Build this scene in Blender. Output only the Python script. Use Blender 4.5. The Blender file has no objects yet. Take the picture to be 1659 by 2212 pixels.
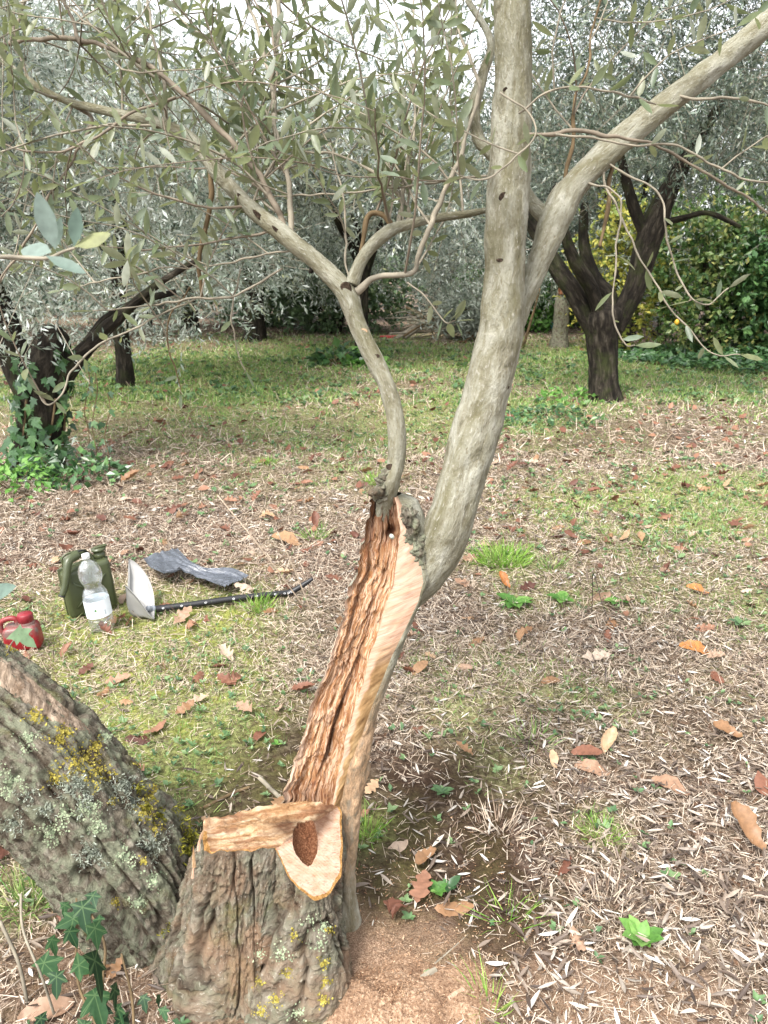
import bpy, math, random
import numpy as np
from mathutils import Vector, Matrix
from mathutils.bvhtree import BVHTree

rng = np.random.default_rng(11)
random.seed(11)
scene = bpy.context.scene
COL = scene.collection

# ------------------------------------------------------------------ camera, world, sun, exposure
PITCH = math.radians(18.1)
CAM = np.array([0.0, 0.0, 1.45])
FPX, CU, CV = 1662.0, 829.5, 1106.0          # focal length and centre of the 1659 x 2212 view
cam_d = bpy.data.cameras.new("camera")
cam_d.sensor_fit = 'VERTICAL'
cam_d.sensor_height = 36.0
cam_d.lens = 36.0 * FPX / 2212.0
cam_d.clip_start, cam_d.clip_end = 0.05, 900.0
cam_d.dof.use_dof = True
cam_d.dof.focus_distance = 2.0
cam_d.dof.aperture_fstop = 10.0
cam = bpy.data.objects.new("camera", cam_d)
cam.location = CAM
cam.rotation_euler = (math.pi / 2 - PITCH, 0, 0)
COL.objects.link(cam)
scene.camera = cam

SUN_EL, SUN_ROT = math.radians(56), math.radians(215)
world = bpy.data.worlds.new("World")
scene.world = world
world.use_nodes = True
wn = world.node_tree
wn.nodes.clear()
sky = wn.nodes.new("ShaderNodeTexSky")
sky.sky_type = 'NISHITA'
sky.sun_disc = False
sky.sun_elevation = SUN_EL
sky.sun_rotation = SUN_ROT
sky.air_density, sky.dust_density, sky.ozone_density = 1.0, 3.0, 1.0
hs = wn.nodes.new("ShaderNodeHueSaturation")
hs.inputs['Saturation'].default_value = 0.18
wn.links.new(sky.outputs[0], hs.inputs['Color'])
bg = wn.nodes.new("ShaderNodeBackground")
bg.inputs['Strength'].default_value = 0.15
wn.links.new(hs.outputs[0], bg.inputs['Color'])
wo = wn.nodes.new("ShaderNodeOutputWorld")
wn.links.new(bg.outputs[0], wo.inputs['Surface'])

sun_d = bpy.data.lights.new("sun", 'SUN')
sun_d.energy = 1.5
sun_d.angle = math.radians(12)
sun_d.color = (1.0, 0.96, 0.9)
sun = bpy.data.objects.new("sun", sun_d)
sd = Vector((math.sin(SUN_ROT) * math.cos(SUN_EL), math.cos(SUN_ROT) * math.cos(SUN_EL), math.sin(SUN_EL)))
sun.rotation_euler = sd.to_track_quat('Z', 'Y').to_euler()
sun.location = (-6, -4, 12)
COL.objects.link(sun)

scene.view_settings.view_transform = 'Standard'
scene.view_settings.look = 'None'
scene.view_settings.exposure = 1.85
scene.view_settings.gamma = 1.0
scene.view_settings.use_curve_mapping = False
scene.render.engine = 'CYCLES'
scene.cycles.max_bounces = 8
scene.cycles.diffuse_bounces = 4
scene.cycles.transmission_bounces = 8
scene.cycles.transparent_max_bounces = 12
scene.cycles.use_denoising = True

# ------------------------------------------------------------------ geometry helpers
SP, CP = math.sin(PITCH), math.cos(PITCH)

def ray(u, v):
    a, b = (u - CU) / FPX, -(v - CV) / FPX
    return np.array([a, CP + b * SP, -SP + b * CP])

def P(u, v, Y):                       # the point at distance Y ahead that stands at that direction
    d = ray(u, v)
    return CAM + d * (Y / d[1])

def G(u, v, z=0.0):                   # the point of the ground (height z) in that direction
    d = ray(u, v)
    return CAM + d * ((z - CAM[2]) / d[2])

def px(p):                            # size in metres of one view pixel at point p
    p = np.asarray(p)
    return (p[1] * CP + (CAM[2] - p[2]) * SP) / FPX

def proj(p):
    p = np.asarray(p) - CAM
    D = p[..., 1] * CP - p[..., 2] * SP
    up = p[..., 1] * SP + p[..., 2] * CP
    return CU + FPX * p[..., 0] / D, CV - FPX * up / D, D

def _h(ix, iy, iz, seed):
    n = (ix.astype(np.uint32) * np.uint32(374761393) + iy.astype(np.uint32) * np.uint32(668265263)
         + iz.astype(np.uint32) * np.uint32(2147483647) + np.uint32((seed * 974711 + 12345) & 0xffffffff))
    n = (n ^ (n >> np.uint32(13))) * np.uint32(1274126177)
    n = (n ^ (n >> np.uint32(16))) * np.uint32(2246822519)
    n = n ^ (n >> np.uint32(15))
    return (n & np.uint32(0xffff)).astype(np.float64) / 32767.5 - 1.0

def vnoise(p, seed=0):
    p = np.asarray(p, float)
    i = np.floor(p).astype(np.int64)
    f = p - i
    f = f * f * f * (f * (f * 6 - 15) + 10)
    r = 0
    for dx in (0, 1):
        wx = f[:, 0] if dx else 1 - f[:, 0]
        for dy in (0, 1):
            wy = f[:, 1] if dy else 1 - f[:, 1]
            for dz in (0, 1):
                wz = f[:, 2] if dz else 1 - f[:, 2]
                r = r + wx * wy * wz * _h(i[:, 0] + dx, i[:, 1] + dy, i[:, 2] + dz, seed)
    return r

def fbm(p, octaves=4, seed=0, gain=0.5):
    p = np.asarray(p, float)
    a, s, t = 1.0, 0, 0
    for o in range(octaves):
        s = s + a * vnoise(p * (2.03 ** o) + 17.3 * o, seed + o)
        t += a
        a *= gain
    return s / t

def noise2(x, y, sc, octaves=3, seed=0):
    x = np.asarray(x, float).ravel(); y = np.asarray(y, float).ravel()
    return fbm(np.stack([x * sc, y * sc, np.zeros_like(x)], 1), octaves, seed)

def norm(a):
    return a / np.maximum(np.linalg.norm(a, axis=-1, keepdims=True), 1e-9)

def build_mesh(name, V, faces, mats, attrs=None, mat_index=None, smooth=True):
    V = np.asarray(V, np.float32)
    if isinstance(faces, np.ndarray):
        faces = [faces]
    faces = [np.asarray(f, np.int32) for f in faces if len(f)]
    me = bpy.data.meshes.new(name)
    me.vertices.add(len(V))
    me.vertices.foreach_set("co", V.ravel())
    loops = np.concatenate([f.ravel() for f in faces])
    counts = np.concatenate([np.full(len(f), f.shape[1], np.int32) for f in faces])
    me.loops.add(len(loops))
    me.loops.foreach_set("vertex_index", loops)
    me.polygons.add(len(counts))
    me.polygons.foreach_set("loop_start", np.concatenate([[0], np.cumsum(counts)[:-1]]).astype(np.int32))
    if mat_index is not None:
        me.polygons.foreach_set("material_index", np.asarray(mat_index, np.int32))
    me.polygons.foreach_set("use_smooth", np.full(len(counts), smooth, bool))
    for m in (mats if isinstance(mats, (list, tuple)) else [mats]):
        me.materials.append(m)
    for k, a in (attrs or {}).items():
        a = np.asarray(a, np.float32)
        if a.ndim == 1:
            me.attributes.new(k, 'FLOAT', 'POINT').data.foreach_set("value", a)
        else:
            me.attributes.new(k, 'FLOAT_VECTOR', 'POINT').data.foreach_set("vector", a.ravel())
    me.update(calc_edges=True)
    return me

def tag(o, label=None, cat=None, group=None, kind=None):
    for k, v in (("label", label), ("category", cat), ("group", group), ("kind", kind)):
        if v:
            o[k] = v
    return o

def thing(name, loc, label, cat, group=None):
    o = bpy.data.objects.new(name, None)
    o.empty_display_size = 0.05
    COL.objects.link(o)
    o.location = loc
    return tag(o, label, cat, group)

def root_loc(parent):
    r = parent
    l = np.zeros(3)
    while r is not None:
        l = l + np.array(r.location)
        r = r.parent
    return l

def part(name, V, F, mat, parent=None, attrs=None, kind=None, smooth=True, label=None):
    V = np.asarray(V, float)
    if parent is not None:
        V = V - root_loc(parent)
    o = bpy.data.objects.new(name, build_mesh(name, V, F, mat, attrs, smooth=smooth))
    COL.objects.link(o)
    if parent is not None:
        o.parent = parent
    return tag(o, label=label, kind=kind)

def link_mesh(name, me, M, parent=None):
    o = bpy.data.objects.new(name, me)
    if parent is not None:
        o.parent = parent
        M = Matrix.Translation(Vector(-root_loc(parent))) @ M
    o.matrix_basis = M
    COL.objects.link(o)
    return o

def crom(pts, n):
    p = np.asarray(pts, float)
    m = len(p)
    ext = np.vstack([2 * p[0] - p[1], p, 2 * p[-1] - p[-2]])
    t = np.linspace(0, m - 1 - 1e-6, n)
    i = np.floor(t).astype(int)
    f = (t - i)[:, None]
    a, b, c, d = ext[i], ext[i + 1], ext[i + 2], ext[i + 3]
    return 0.5 * (2 * b + (c - a) * f + (2 * a - 5 * b + 4 * c - d) * f ** 2 + (3 * b - a - 3 * c + d) * f ** 3)

def sweep(path, rad, sides, disp=None, cap=True):
    path = np.asarray(path, float)
    n = len(path)
    T = norm(np.gradient(path, axis=0))
    ref = np.array([0.0, -1.0, 0.0]) if abs(T[0][1]) < 0.9 else np.array([1.0, 0, 0])
    N = np.zeros_like(path)
    v = ref - T[0] * ref.dot(T[0])
    N[0] = v / np.linalg.norm(v)
    for k in range(1, n):
        v = N[k - 1] - T[k] * N[k - 1].dot(T[k])
        N[k] = v / max(np.linalg.norm(v), 1e-9)
    B = np.cross(T, N)
    s = np.concatenate([[0], np.cumsum(np.linalg.norm(np.diff(path, axis=0), axis=1))])
    th = np.linspace(0, 2 * math.pi, sides, endpoint=False)
    TH, S = np.meshgrid(th, s)
    RR = np.repeat(np.asarray(rad, float)[:, None], sides, 1)
    D = np.cos(TH)[..., None] * N[:, None, :] + np.sin(TH)[..., None] * B[:, None, :]
    grain = np.stack([RR * np.cos(TH), RR * np.sin(TH), S], -1).reshape(-1, 3)
    R2 = RR.copy()
    if disp is not None:
        R2 = R2 + disp(TH.ravel(), S.ravel(), RR.ravel(), grain).reshape(RR.shape)
    V = (path[:, None, :] + R2[..., None] * D).reshape(-1, 3)
    i = np.arange(n - 1)[:, None] * sides
    j = np.arange(sides)[None, :]
    jn = (j + 1) % sides
    F = np.stack([i + j, i + jn, i + sides + jn, i + sides + j], -1).reshape(-1, 4)
    faces = [F]
    if cap:
        V = np.vstack([V, path[0], path[-1]])
        grain = np.vstack([grain, [[0, 0, s[0]]], [[0, 0, s[-1]]]])
        c0, c1 = n * sides, n * sides + 1
        jj = np.arange(sides)
        faces.append(np.vstack([np.stack([np.full(sides, c0), (jj + 1) % sides, jj], 1),
                                np.stack([np.full(sides, c1), (n - 1) * sides + jj, (n - 1) * sides + (jj + 1) % sides], 1)]))
    return V, faces, {"grain": grain}

def frames(d, nrm):
    d = norm(d)
    side = norm(np.cross(d, nrm))
    n2 = np.cross(side, d)
    return np.stack([side, d, n2], -1)       # columns: x side, y along, z normal

def scatter(tv, tf, pos, R, sc, rnd=None):
    """copies of a template (tv, list of faces) as arrays; sc (N,) or (N,3)"""
    N, k = len(pos), len(tv)
    sc = np.asarray(sc, float)
    if sc.ndim == 1:
        sc = np.repeat(sc[:, None], 3, 1)
    L = tv[None, :, :] * sc[:, None, :]
    V = np.einsum('nij,nkj->nki', R, L) + pos[:, None, :]
    off = (np.arange(N) * k)[:, None, None]
    F = [(f[None] + off).reshape(-1, f.shape[1]) for f in tf]
    r = rng.random(N) if rnd is None else rnd
    return V.reshape(-1, 3), F, {"rnd": np.repeat(r, k)}

def merge(items):
    Vs, Fs, rs, off = [], {}, [], 0
    for V, F, A in items:
        Vs.append(V); rs.append(A["rnd"])
        for f in F:
            Fs.setdefault(f.shape[1], []).append(f + off)
        off += len(V)
    return np.vstack(Vs), [np.vstack(x) for x in Fs.values()], {"rnd": np.concatenate(rs)}

def rand_dirs(n):
    return norm(rng.normal(size=(n, 3)))

def mat4(pos, R, sc):
    M = np.eye(4)
    M[:3, :3] = R * sc
    M[:3, 3] = pos
    return Matrix(M.tolist())

# ------------------------------------------------------------------ material helpers
def new_mat(name):
    m = bpy.data.materials.new(name)
    m.use_nodes = True
    m.node_tree.nodes.clear()
    return m, m.node_tree

def nd(nt, typ, ins=None, **props):
    n = nt.nodes.new("ShaderNode" + typ)
    for k, v in props.items():
        setattr(n, k, v)
    for k, v in (ins or {}).items():
        if isinstance(v, bpy.types.NodeSocket):
            nt.links.new(v, n.inputs[k])
        else:
            n.inputs[k].default_value = v
    return n

def ramp(nt, fac, stops, interp='LINEAR'):
    r = nt.nodes.new("ShaderNodeValToRGB")
    r.color_ramp.interpolation = interp
    el = r.color_ramp.elements
    while len(el) > 1:
        el.remove(el[0])
    el[0].position = stops[0][0]
    el[0].color = (*stops[0][1], 1) if not np.isscalar(stops[0][1]) else (stops[0][1],) * 3 + (1,)
    for p, c in stops[1:]:
        e = el.new(p)
        e.color = (*c, 1) if not np.isscalar(c) else (c, c, c, 1)
    nt.links.new(fac, r.inputs[0])
    return r.outputs[0]

def mixc(nt, fac, a, b, mode='MIX'):
    n = nt.nodes.new("ShaderNodeMix")
    n.data_type = 'RGBA'
    n.blend_type = mode
    for i, v in ((0, fac), (6, a), (7, b)):
        if isinstance(v, bpy.types.NodeSocket):
            nt.links.new(v, n.inputs[i])
        else:
            n.inputs[i].default_value = v if np.isscalar(v) else (*v, 1)
    return n.outputs[2]

def mth(nt, op, a, b=0.0, clamp=False):
    n = nd(nt, "Math", {0: a, 1: b}, operation=op)
    n.use_clamp = clamp
    return n.outputs[0]

def attr(nt, name, vec=False):
    n = nd(nt, "Attribute", attribute_name=name)
    return n.outputs['Vector'] if vec else n.outputs['Fac']

def mapping(nt, vec, scale):
    return nd(nt, "Mapping", {'Vector': vec, 'Scale': scale}).outputs[0]

def noise(nt, vec, scale, detail=4, rough=0.55, dist=0.0):
    return nd(nt, "TexNoise", {'Vector': vec, 'Scale': scale, 'Detail': detail, 'Roughness': rough, 'Distortion': dist}).outputs['Fac']

def finish(nt, color, rough=0.8, bump=None, bump_d=0.01, spec=0.3, trans=0.0, transcol=None, strength=0.6):
    b = nd(nt, "BsdfPrincipled", {'Roughness': rough, 'Specular IOR Level': spec})
    if isinstance(color, bpy.types.NodeSocket):
        nt.links.new(color, b.inputs['Base Color'])
    else:
        b.inputs['Base Color'].default_value = (*color, 1)
    if bump is not None:
        bm = nd(nt, "Bump", {'Height': bump, 'Distance': bump_d, 'Strength': strength})
        nt.links.new(bm.outputs[0], b.inputs['Normal'])
    sh = b.outputs[0]
    if trans > 0:
        t = nd(nt, "BsdfTranslucent")
        tc = transcol if transcol is not None else color
        if isinstance(tc, bpy.types.NodeSocket):
            nt.links.new(tc, t.inputs['Color'])
        else:
            t.inputs['Color'].default_value = (*tc, 1)
        sh = nd(nt, "MixShader", {0: trans, 1: sh, 2: t.outputs[0]}).outputs[0]
    o = nt.nodes.new("ShaderNodeOutputMaterial")
    nt.links.new(sh, o.inputs['Surface'])

def leaf_rnd(nt):
    oi = nd(nt, "ObjectInfo").outputs['Random']
    return mth(nt, 'FRACT', mth(nt, 'ADD', attr(nt, "rnd"), oi))

def leaf_mat(name, top, under=None, trans=0.25, rough=0.5, spec=0.4, tcol=None):
    m, nt = new_mat(name)
    r = leaf_rnd(nt)
    c = ramp(nt, r, top)
    if under:
        back = nd(nt, "NewGeometry").outputs['Backfacing']
        c = mixc(nt, back, c, ramp(nt, r, under))
    geo = nd(nt, "NewGeometry").outputs['Position']
    n = noise(nt, geo, 90.0, 2)
    c = mixc(nt, 1.0, c, ramp(nt, n, [(0.3, 0.8), (0.7, 1.15)]), 'MULTIPLY')
    finish(nt, c, rough, spec=spec, trans=trans, transcol=tcol)
    return m

def flat_mat(name, col, rough=0.6, spec=0.4, var=0.15, sc=40.0, bump=0.0):
    m, nt = new_mat(name)
    tc = nd(nt, "TexCoord").outputs['Object']
    n = noise(nt, tc, sc, 4)
    lo = tuple(x * (1 - var) for x in col); hi = tuple(min(1, x * (1 + var)) for x in col)
    c = ramp(nt, n, [(0.3, lo), (0.7, hi)])
    finish(nt, c, rough, bump=n if bump else None, bump_d=bump, spec=spec)
    return m

# ------------------------------------------------------------------ materials
def bark_pale():
    m, nt = new_mat("pale_bark")
    g = attr(nt, "grain", True)
    v = mapping(nt, g, (1, 1, 0.4))
    n1 = noise(nt, v, 38, 6, 0.65, 0.6)
    n2 = noise(nt, v, 210, 5, 0.65)
    n3 = noise(nt, mapping(nt, g, (1, 1, 0.22)), 13, 4, 0.6, 0.8)
    c = ramp(nt, n1, [(0.30, (0.095, 0.087, 0.056)), (0.43, (0.19, 0.178, 0.130)), (0.55, (0.268, 0.262, 0.208)), (0.72, (0.355, 0.348, 0.30))])
    c = mixc(nt, ramp(nt, n3, [(0.42, 0.0), (0.62, 0.8)]), c, (0.115, 0.105, 0.055))
    c = mixc(nt, ramp(nt, n2, [(0.57, 0.0), (0.68, 0.7)]), c, (0.345, 0.33, 0.285))
    c = mixc(nt, ramp(nt, n2, [(0.33, 0.8), (0.43, 0.0)]), c, (0.12, 0.10, 0.06))
    n6 = noise(nt, mapping(nt, g, (1, 1, .5)), 70, 5, 0.65, .5)
    c = mixc(nt, mth(nt, 'MULTIPLY', attr(nt, 'brown'), ramp(nt, n6, [(.3, .5), (.6, 1.0)]), True), c, ramp(nt, n6, [(.3, (.10, .055, .03)), (.5, (.26, .16, .09)), (.7, (.42, .29, .18))]))
    h = mth(nt, 'ADD', mth(nt, 'MULTIPLY', n1, 0.7), mth(nt, 'MULTIPLY', n2, 0.5))
    finish(nt, c, 0.85, bump=h, bump_d=0.010, spec=0.2, strength=0.9)
    return m

def bark_rough(name, dusty):
    m, nt = new_mat(name)
    g = attr(nt, "grain", True)
    n1 = noise(nt, mapping(nt, g, (1, 1, 0.45)), 60, 6, 0.65, 0.4)
    n2 = noise(nt, g, 28, 5, 0.65, 0.8)
    n3 = noise(nt, g, 9, 4, 0.6, 0.5)
    n4 = noise(nt, g, 240, 4, 0.6)
    c = ramp(nt, n1, [(0.32, (0.026, 0.020, 0.014)), (0.44, (0.076, 0.062, 0.045)), (0.56, (0.135, 0.117, 0.089)), (0.70, (0.22, 0.20, 0.16))])
    c = mixc(nt, ramp(nt, n2, [(0.46, 0.0), (0.56, 0.8 if not dusty else 0.4)]), c, (0.165, 0.175, 0.12))       # grey crust lichen
    c = mixc(nt, ramp(nt, n3, [(0.56, 0.0), (0.66, 0.6)]), c, (0.09, 0.088, 0.028))                               # moss
    if dusty:
        n5 = noise(nt, g, 6, 5, 0.7, 0.6)
        c = mixc(nt, ramp(nt, n5, [(0.45, 0.0), (0.62, 0.75)]), c, (0.185, 0.115, 0.072))                          # sawdust caught in the bark
    c = mixc(nt, ramp(nt, n4, [(0.60, 0.0), (0.70, 0.6)]), c, (0.32, 0.30, 0.245))
    h = mth(nt, 'ADD', n1, mth(nt, 'MULTIPLY', n4, 0.35))
    c = mixc(nt, mth(nt, 'MULTIPLY', attr(nt, 'crack'), .85), c, (.035, .021, .013))
    finish(nt, c, 0.9, bump=h, bump_d=0.012, spec=0.15, strength=1.0)
    return m

def wood_hollow():
    m, nt = new_mat("heartwood")
    g = attr(nt, "grain", True)
    v1 = mapping(nt, g, (1, 1, 0.13))
    n1 = noise(nt, mapping(nt, g, (1, 1, 0.24)), 48, 7, 0.68, 2.2)
    n2 = noise(nt, mapping(nt, g, (1, 1, 0.08)), 190, 5, 0.65, 0.8)
    n3 = noise(nt, mapping(nt, g, (1, 1, 0.35)), 19, 6, 0.65, 1.8)
    n4 = noise(nt, mapping(nt, g, (1, 1, 0.16)), 62, 5, 0.6, 3.5)
    n5 = noise(nt, mapping(nt, g, (1, 1, 0.3)), 110, 3, 0.5, 3.0)
    c = ramp(nt, n1, [(0.28, (0.092, 0.031, 0.011)), (0.40, (0.175, 0.070, 0.026)), (0.50, (0.244, 0.120, 0.051)), (0.60, (0.308, 0.175, 0.091)), (0.72, (0.387, 0.257, 0.160))])
    c = mixc(nt, ramp(nt, n3, [(0.54, 0.0), (0.66, 0.75)]), c, (0.106, 0.039, 0.015))
    c = mixc(nt, ramp(nt, n4, [(0.51, 0.0), (0.55, 0.9)]), c, (0.414, 0.275, 0.184))
    c = mixc(nt, ramp(nt, n5, [(0.35, 0.8), (0.39, 0.0)]), c, (0.092, 0.041, 0.021))
    c = mixc(nt, mth(nt, 'MULTIPLY', attr(nt, "rim"), ramp(nt, n1, [(.3, .5), (.55, 1.0)]), True), c, (0.516, 0.386, 0.293))
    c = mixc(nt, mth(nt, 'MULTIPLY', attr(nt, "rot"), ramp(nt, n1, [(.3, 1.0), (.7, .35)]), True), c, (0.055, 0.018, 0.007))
    c = mixc(nt, 1.0, c, ramp(nt, n2, [(0.3, 0.55), (0.65, 1.2)]), 'MULTIPLY')
    h = mth(nt, 'ADD', mth(nt, 'MULTIPLY', n1, .35), mth(nt, 'MULTIPLY', n2, 0.6))
    finish(nt, c, 0.7, bump=h, bump_d=0.004, spec=0.25, strength=0.6)
    return m

def wood_pale():
    m, nt = new_mat("fresh_wood")
    g = attr(nt, "grain", True)
    n1 = noise(nt, mapping(nt, g, (0.18, 1, 1)), 95, 5, 0.6, 0.4)
    n2 = noise(nt, mapping(nt, g, (0.1, 1, 1)), 300, 3, 0.6)
    n3 = noise(nt, g, 22, 4, 0.6)
    c = ramp(nt, n1, [(0.25, (0.267, 0.137, 0.078)), (0.38, (0.352, 0.214, 0.139)), (0.52, (0.373, 0.259, 0.186)), (0.7, (0.407, 0.308, 0.238))])
    c = mixc(nt, ramp(nt, n2, [(0.34, 0.8), (0.46, 0.0)]), c, (0.253, 0.137, 0.093))
    c = mixc(nt, ramp(nt, n3, [(0.52, 0.0), (0.72, 0.5)]), c, (0.407, 0.261, 0.175))
    c = mixc(nt, attr(nt, 'ochre'), c, ramp(nt, n3, [(.35, (0.117, 0.063, 0.026)), (.5, (0.226, 0.135, 0.059)), (.65, (0.325, 0.218, 0.109))]))
    c = mixc(nt, mth(nt, 'MULTIPLY', attr(nt, 'stain'), ramp(nt, n1, [(.3, 1.0), (.7, .8)]), True), c, (0.060, 0.026, 0.013))
    finish(nt, c, 0.75, bump=n1, bump_d=0.003, spec=0.2, strength=0.6)
    return m

def wood_sawn():
    m, nt = new_mat("sawn_rotten_wood")
    g = attr(nt, "grain", True)
    v = mapping(nt, g, (0.22, 1, 1))
    n1 = noise(nt, v, 48, 6, 0.62, 1.0)
    n2 = noise(nt, g, 300, 4, 0.7)
    n3 = noise(nt, mapping(nt, g, (0.4, 1, 1)), 20, 4, 0.6, 0.8)
    c = ramp(nt, n1, [(0.28, (0.124, 0.056, 0.024)), (0.42, (0.233, 0.130, 0.061)), (0.52, (0.341, 0.229, 0.132)), (0.68, (0.435, 0.337, 0.227))])
    c = mixc(nt, ramp(nt, n3, [(0.48, 0.0), (0.60, 0.85)]), c, (0.155, 0.069, 0.033))
    c = mixc(nt, 1.0, c, ramp(nt, n2, [(0.3, 0.75), (0.7, 1.15)]), 'MULTIPLY')
    c = mixc(nt, mth(nt, 'MULTIPLY', attr(nt, 'stain'), ramp(nt, n1, [(.3, 1.0), (.7, .8)]), True), c, (0.060, 0.026, 0.013))
    finish(nt, c, 0.85, bump=mth(nt, 'ADD', n1, mth(nt, 'MULTIPLY', n2, 0.4)), bump_d=0.006, spec=0.15, strength=0.8)
    return m

def grainy(name, stops, scale=260.0, rough=0.95):
    m, nt = new_mat(name)
    p = nd(nt, "NewGeometry").outputs['Position']
    n1 = noise(nt, p, scale, 3, 0.7)
    n2 = noise(nt, p, 14, 4, 0.6)
    c = ramp(nt, mth(nt, 'ADD', mth(nt, 'MULTIPLY', n1, 0.65), mth(nt, 'MULTIPLY', n2, 0.35)), stops)
    finish(nt, c, rough, bump=n1, bump_d=0.006, spec=0.1, strength=1.0)
    return m

M_PALE, M_LIMB, M_STUMP = bark_pale(), bark_rough("lichened_bark", False), bark_rough("dusty_bark", True)
M_HOLLOW, M_FRESH, M_SAWN = wood_hollow(), wood_pale(), wood_sawn()
M_ROT = grainy("rotten_crumbs", [(0.35, (0.05, 0.02, 0.01)), (0.5, (0.135, 0.055, 0.026)), (0.62, (0.25, 0.13, 0.075))])
M_CAMB = grainy("cambium_rim", [(0.35, (0.15, 0.07, 0.02)), (0.5, (0.28, 0.15, 0.05)), (0.65, (0.40, 0.245, 0.10))], 160)
M_SAWDUST = grainy("sawdust", [(0.34, (0.12, 0.066, 0.040)), (0.5, (0.25, 0.158, 0.10)), (0.64, (0.42, 0.30, 0.205))], 170)
M_TWIG = flat_mat("twig_bark", (0.215, 0.19, 0.145), 0.8, 0.2, 0.35, 25)
M_TWIG_RED = flat_mat("reddish_twig_bark", (0.165, 0.135, 0.10), 0.75, 0.25, 0.3, 25)
M_TWIG_DARK = flat_mat("brown_twig_bark", (0.115, 0.08, 0.042), 0.8, 0.2, 0.35, 25)

def bark_dark():
    m, nt = new_mat("dark_bark")
    g = attr(nt, "grain", True)
    n1 = noise(nt, mapping(nt, g, (1, 1, 0.25)), 26, 6, 0.65, 0.5)
    n2 = noise(nt, g, 4, 4, 0.6)
    c = ramp(nt, n1, [(0.32, (0.005, 0.0043, 0.003)), (0.48, (0.015, 0.0122, 0.009)), (0.6, (0.036, 0.030, 0.022)), (0.75, (0.10, 0.087, 0.066))])
    c = mixc(nt, ramp(nt, n2, [(0.5, 0.0), (0.65, 0.6)]), c, (0.035, 0.045, 0.012))
    finish(nt, c, 0.9, bump=n1, bump_d=0.03, spec=0.15, strength=0.9)
    return m
M_DARK = bark_dark()

M_LEAF_NEAR = leaf_mat("olive_leaf_near",
    [(0.0, (0.06, 0.09, 0.055)), (0.35, (0.10, 0.13, 0.065)), (0.7, (0.14, 0.155, 0.07)), (1.0, (0.13, 0.17, 0.125))],
    [(0.0, (0.17, 0.185, 0.12)), (0.5, (0.21, 0.22, 0.15)), (1.0, (0.32, 0.345, 0.29))], 0.34, 0.42, 0.45, (0.24, 0.28, 0.12))
M_LEAF_BACK = leaf_mat("olive_leaf_back",
    [(0.0, (0.025, 0.045, 0.03)), (0.35, (0.08, 0.115, 0.08)), (0.7, (0.19, 0.235, 0.175)), (0.92, (0.34, 0.38, 0.32)), (1.0, (0.30, 0.32, 0.13))],
    [(0.0, (0.26, 0.31, 0.26)), (0.6, (0.46, 0.51, 0.45)), (1.0, (0.76, 0.79, 0.76))], 0.26, 0.30, 0.65)
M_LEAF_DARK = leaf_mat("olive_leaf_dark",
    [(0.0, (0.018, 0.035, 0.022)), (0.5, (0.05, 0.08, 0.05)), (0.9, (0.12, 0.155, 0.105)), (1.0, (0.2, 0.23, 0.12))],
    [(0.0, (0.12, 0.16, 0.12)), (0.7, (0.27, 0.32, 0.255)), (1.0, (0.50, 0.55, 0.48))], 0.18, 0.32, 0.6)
M_HEDGE = leaf_mat("hedge_leaf", [(0.0, (0.05, 0.09, 0.04)), (0.6, (0.11, 0.18, 0.075)), (1.0, (0.24, 0.30, 0.14))], None, 0.35, 0.4, 0.5)
M_CITRUS = leaf_mat("citrus_leaf", [(0.0, (0.04, 0.09, 0.025)), (0.6, (0.09, 0.16, 0.04)), (0.88, (0.17, 0.22, 0.07)), (1.0, (0.32, 0.31, 0.10))], None, 0.35, 0.4, 0.5)
M_YELLOW = leaf_mat("yellow_leaf", [(0.0, (0.16, 0.22, 0.05)), (0.6, (0.31, 0.33, 0.07)), (1.0, (0.44, 0.40, 0.08))], None, 0.4, 0.45, 0.4)
M_IVY = leaf_mat("ivy_leaf_far", [(0.0, (0.02, 0.055, 0.02)), (0.6, (0.045, 0.11, 0.035)), (1.0, (0.10, 0.19, 0.06))], None, 0.15, 0.35, 0.5)
M_HERB = leaf_mat("herb_leaf", [(0.0, (0.06, 0.16, 0.03)), (0.6, (0.12, 0.27, 0.05)), (1.0, (0.20, 0.36, 0.09))], None, 0.35, 0.5, 0.35)
M_CLOVER = leaf_mat("weed_leaf", [(0.0, (0.06, 0.12, 0.055)), (0.5, (0.11, 0.20, 0.08)), (1.0, (0.20, 0.29, 0.13))], None, 0.3, 0.5, 0.35)
M_GRASS = leaf_mat("grass_blade", [(0.0, (0.10, 0.20, 0.045)), (0.5, (0.19, 0.32, 0.085)), (0.8, (0.31, 0.40, 0.13)), (1.0, (0.48, 0.46, 0.24))], None, 0.35, 0.5, 0.3)
M_GREENGRASS = leaf_mat("fresh_grass_blade", [(0.0, (0.12, 0.25, 0.035)), (0.6, (0.21, 0.36, 0.06)), (1.0, (0.34, 0.46, 0.11))], None, 0.35, 0.45, 0.35)
M_STRAW = leaf_mat("straw", [(0.0, (0.075, 0.045, 0.032)), (0.2, (0.20, 0.14, 0.10)), (0.45, (0.41, 0.325, 0.245)), (0.75, (0.58, 0.485, 0.38)), (0.92, (0.70, 0.61, 0.50)), (1.0, (0.12, 0.075, 0.055))], None, 0.2, 0.7, 0.2)
M_OLITTER = leaf_mat("dry_olive_leaf", [(0.0, (0.035, 0.023, 0.017)), (0.25, (0.085, 0.06, 0.045)), (0.5, (0.17, 0.13, 0.10)), (0.72, (0.29, 0.235, 0.185)), (0.9, (0.42, 0.37, 0.31)), (1.0, (0.56, 0.54, 0.49))],
    [(0.0, (0.05, 0.034, 0.026)), (0.4, (0.15, 0.115, 0.09)), (0.75, (0.30, 0.26, 0.215)), (1.0, (0.58, 0.56, 0.52))], 0.08, 0.5, 0.4)
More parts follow.
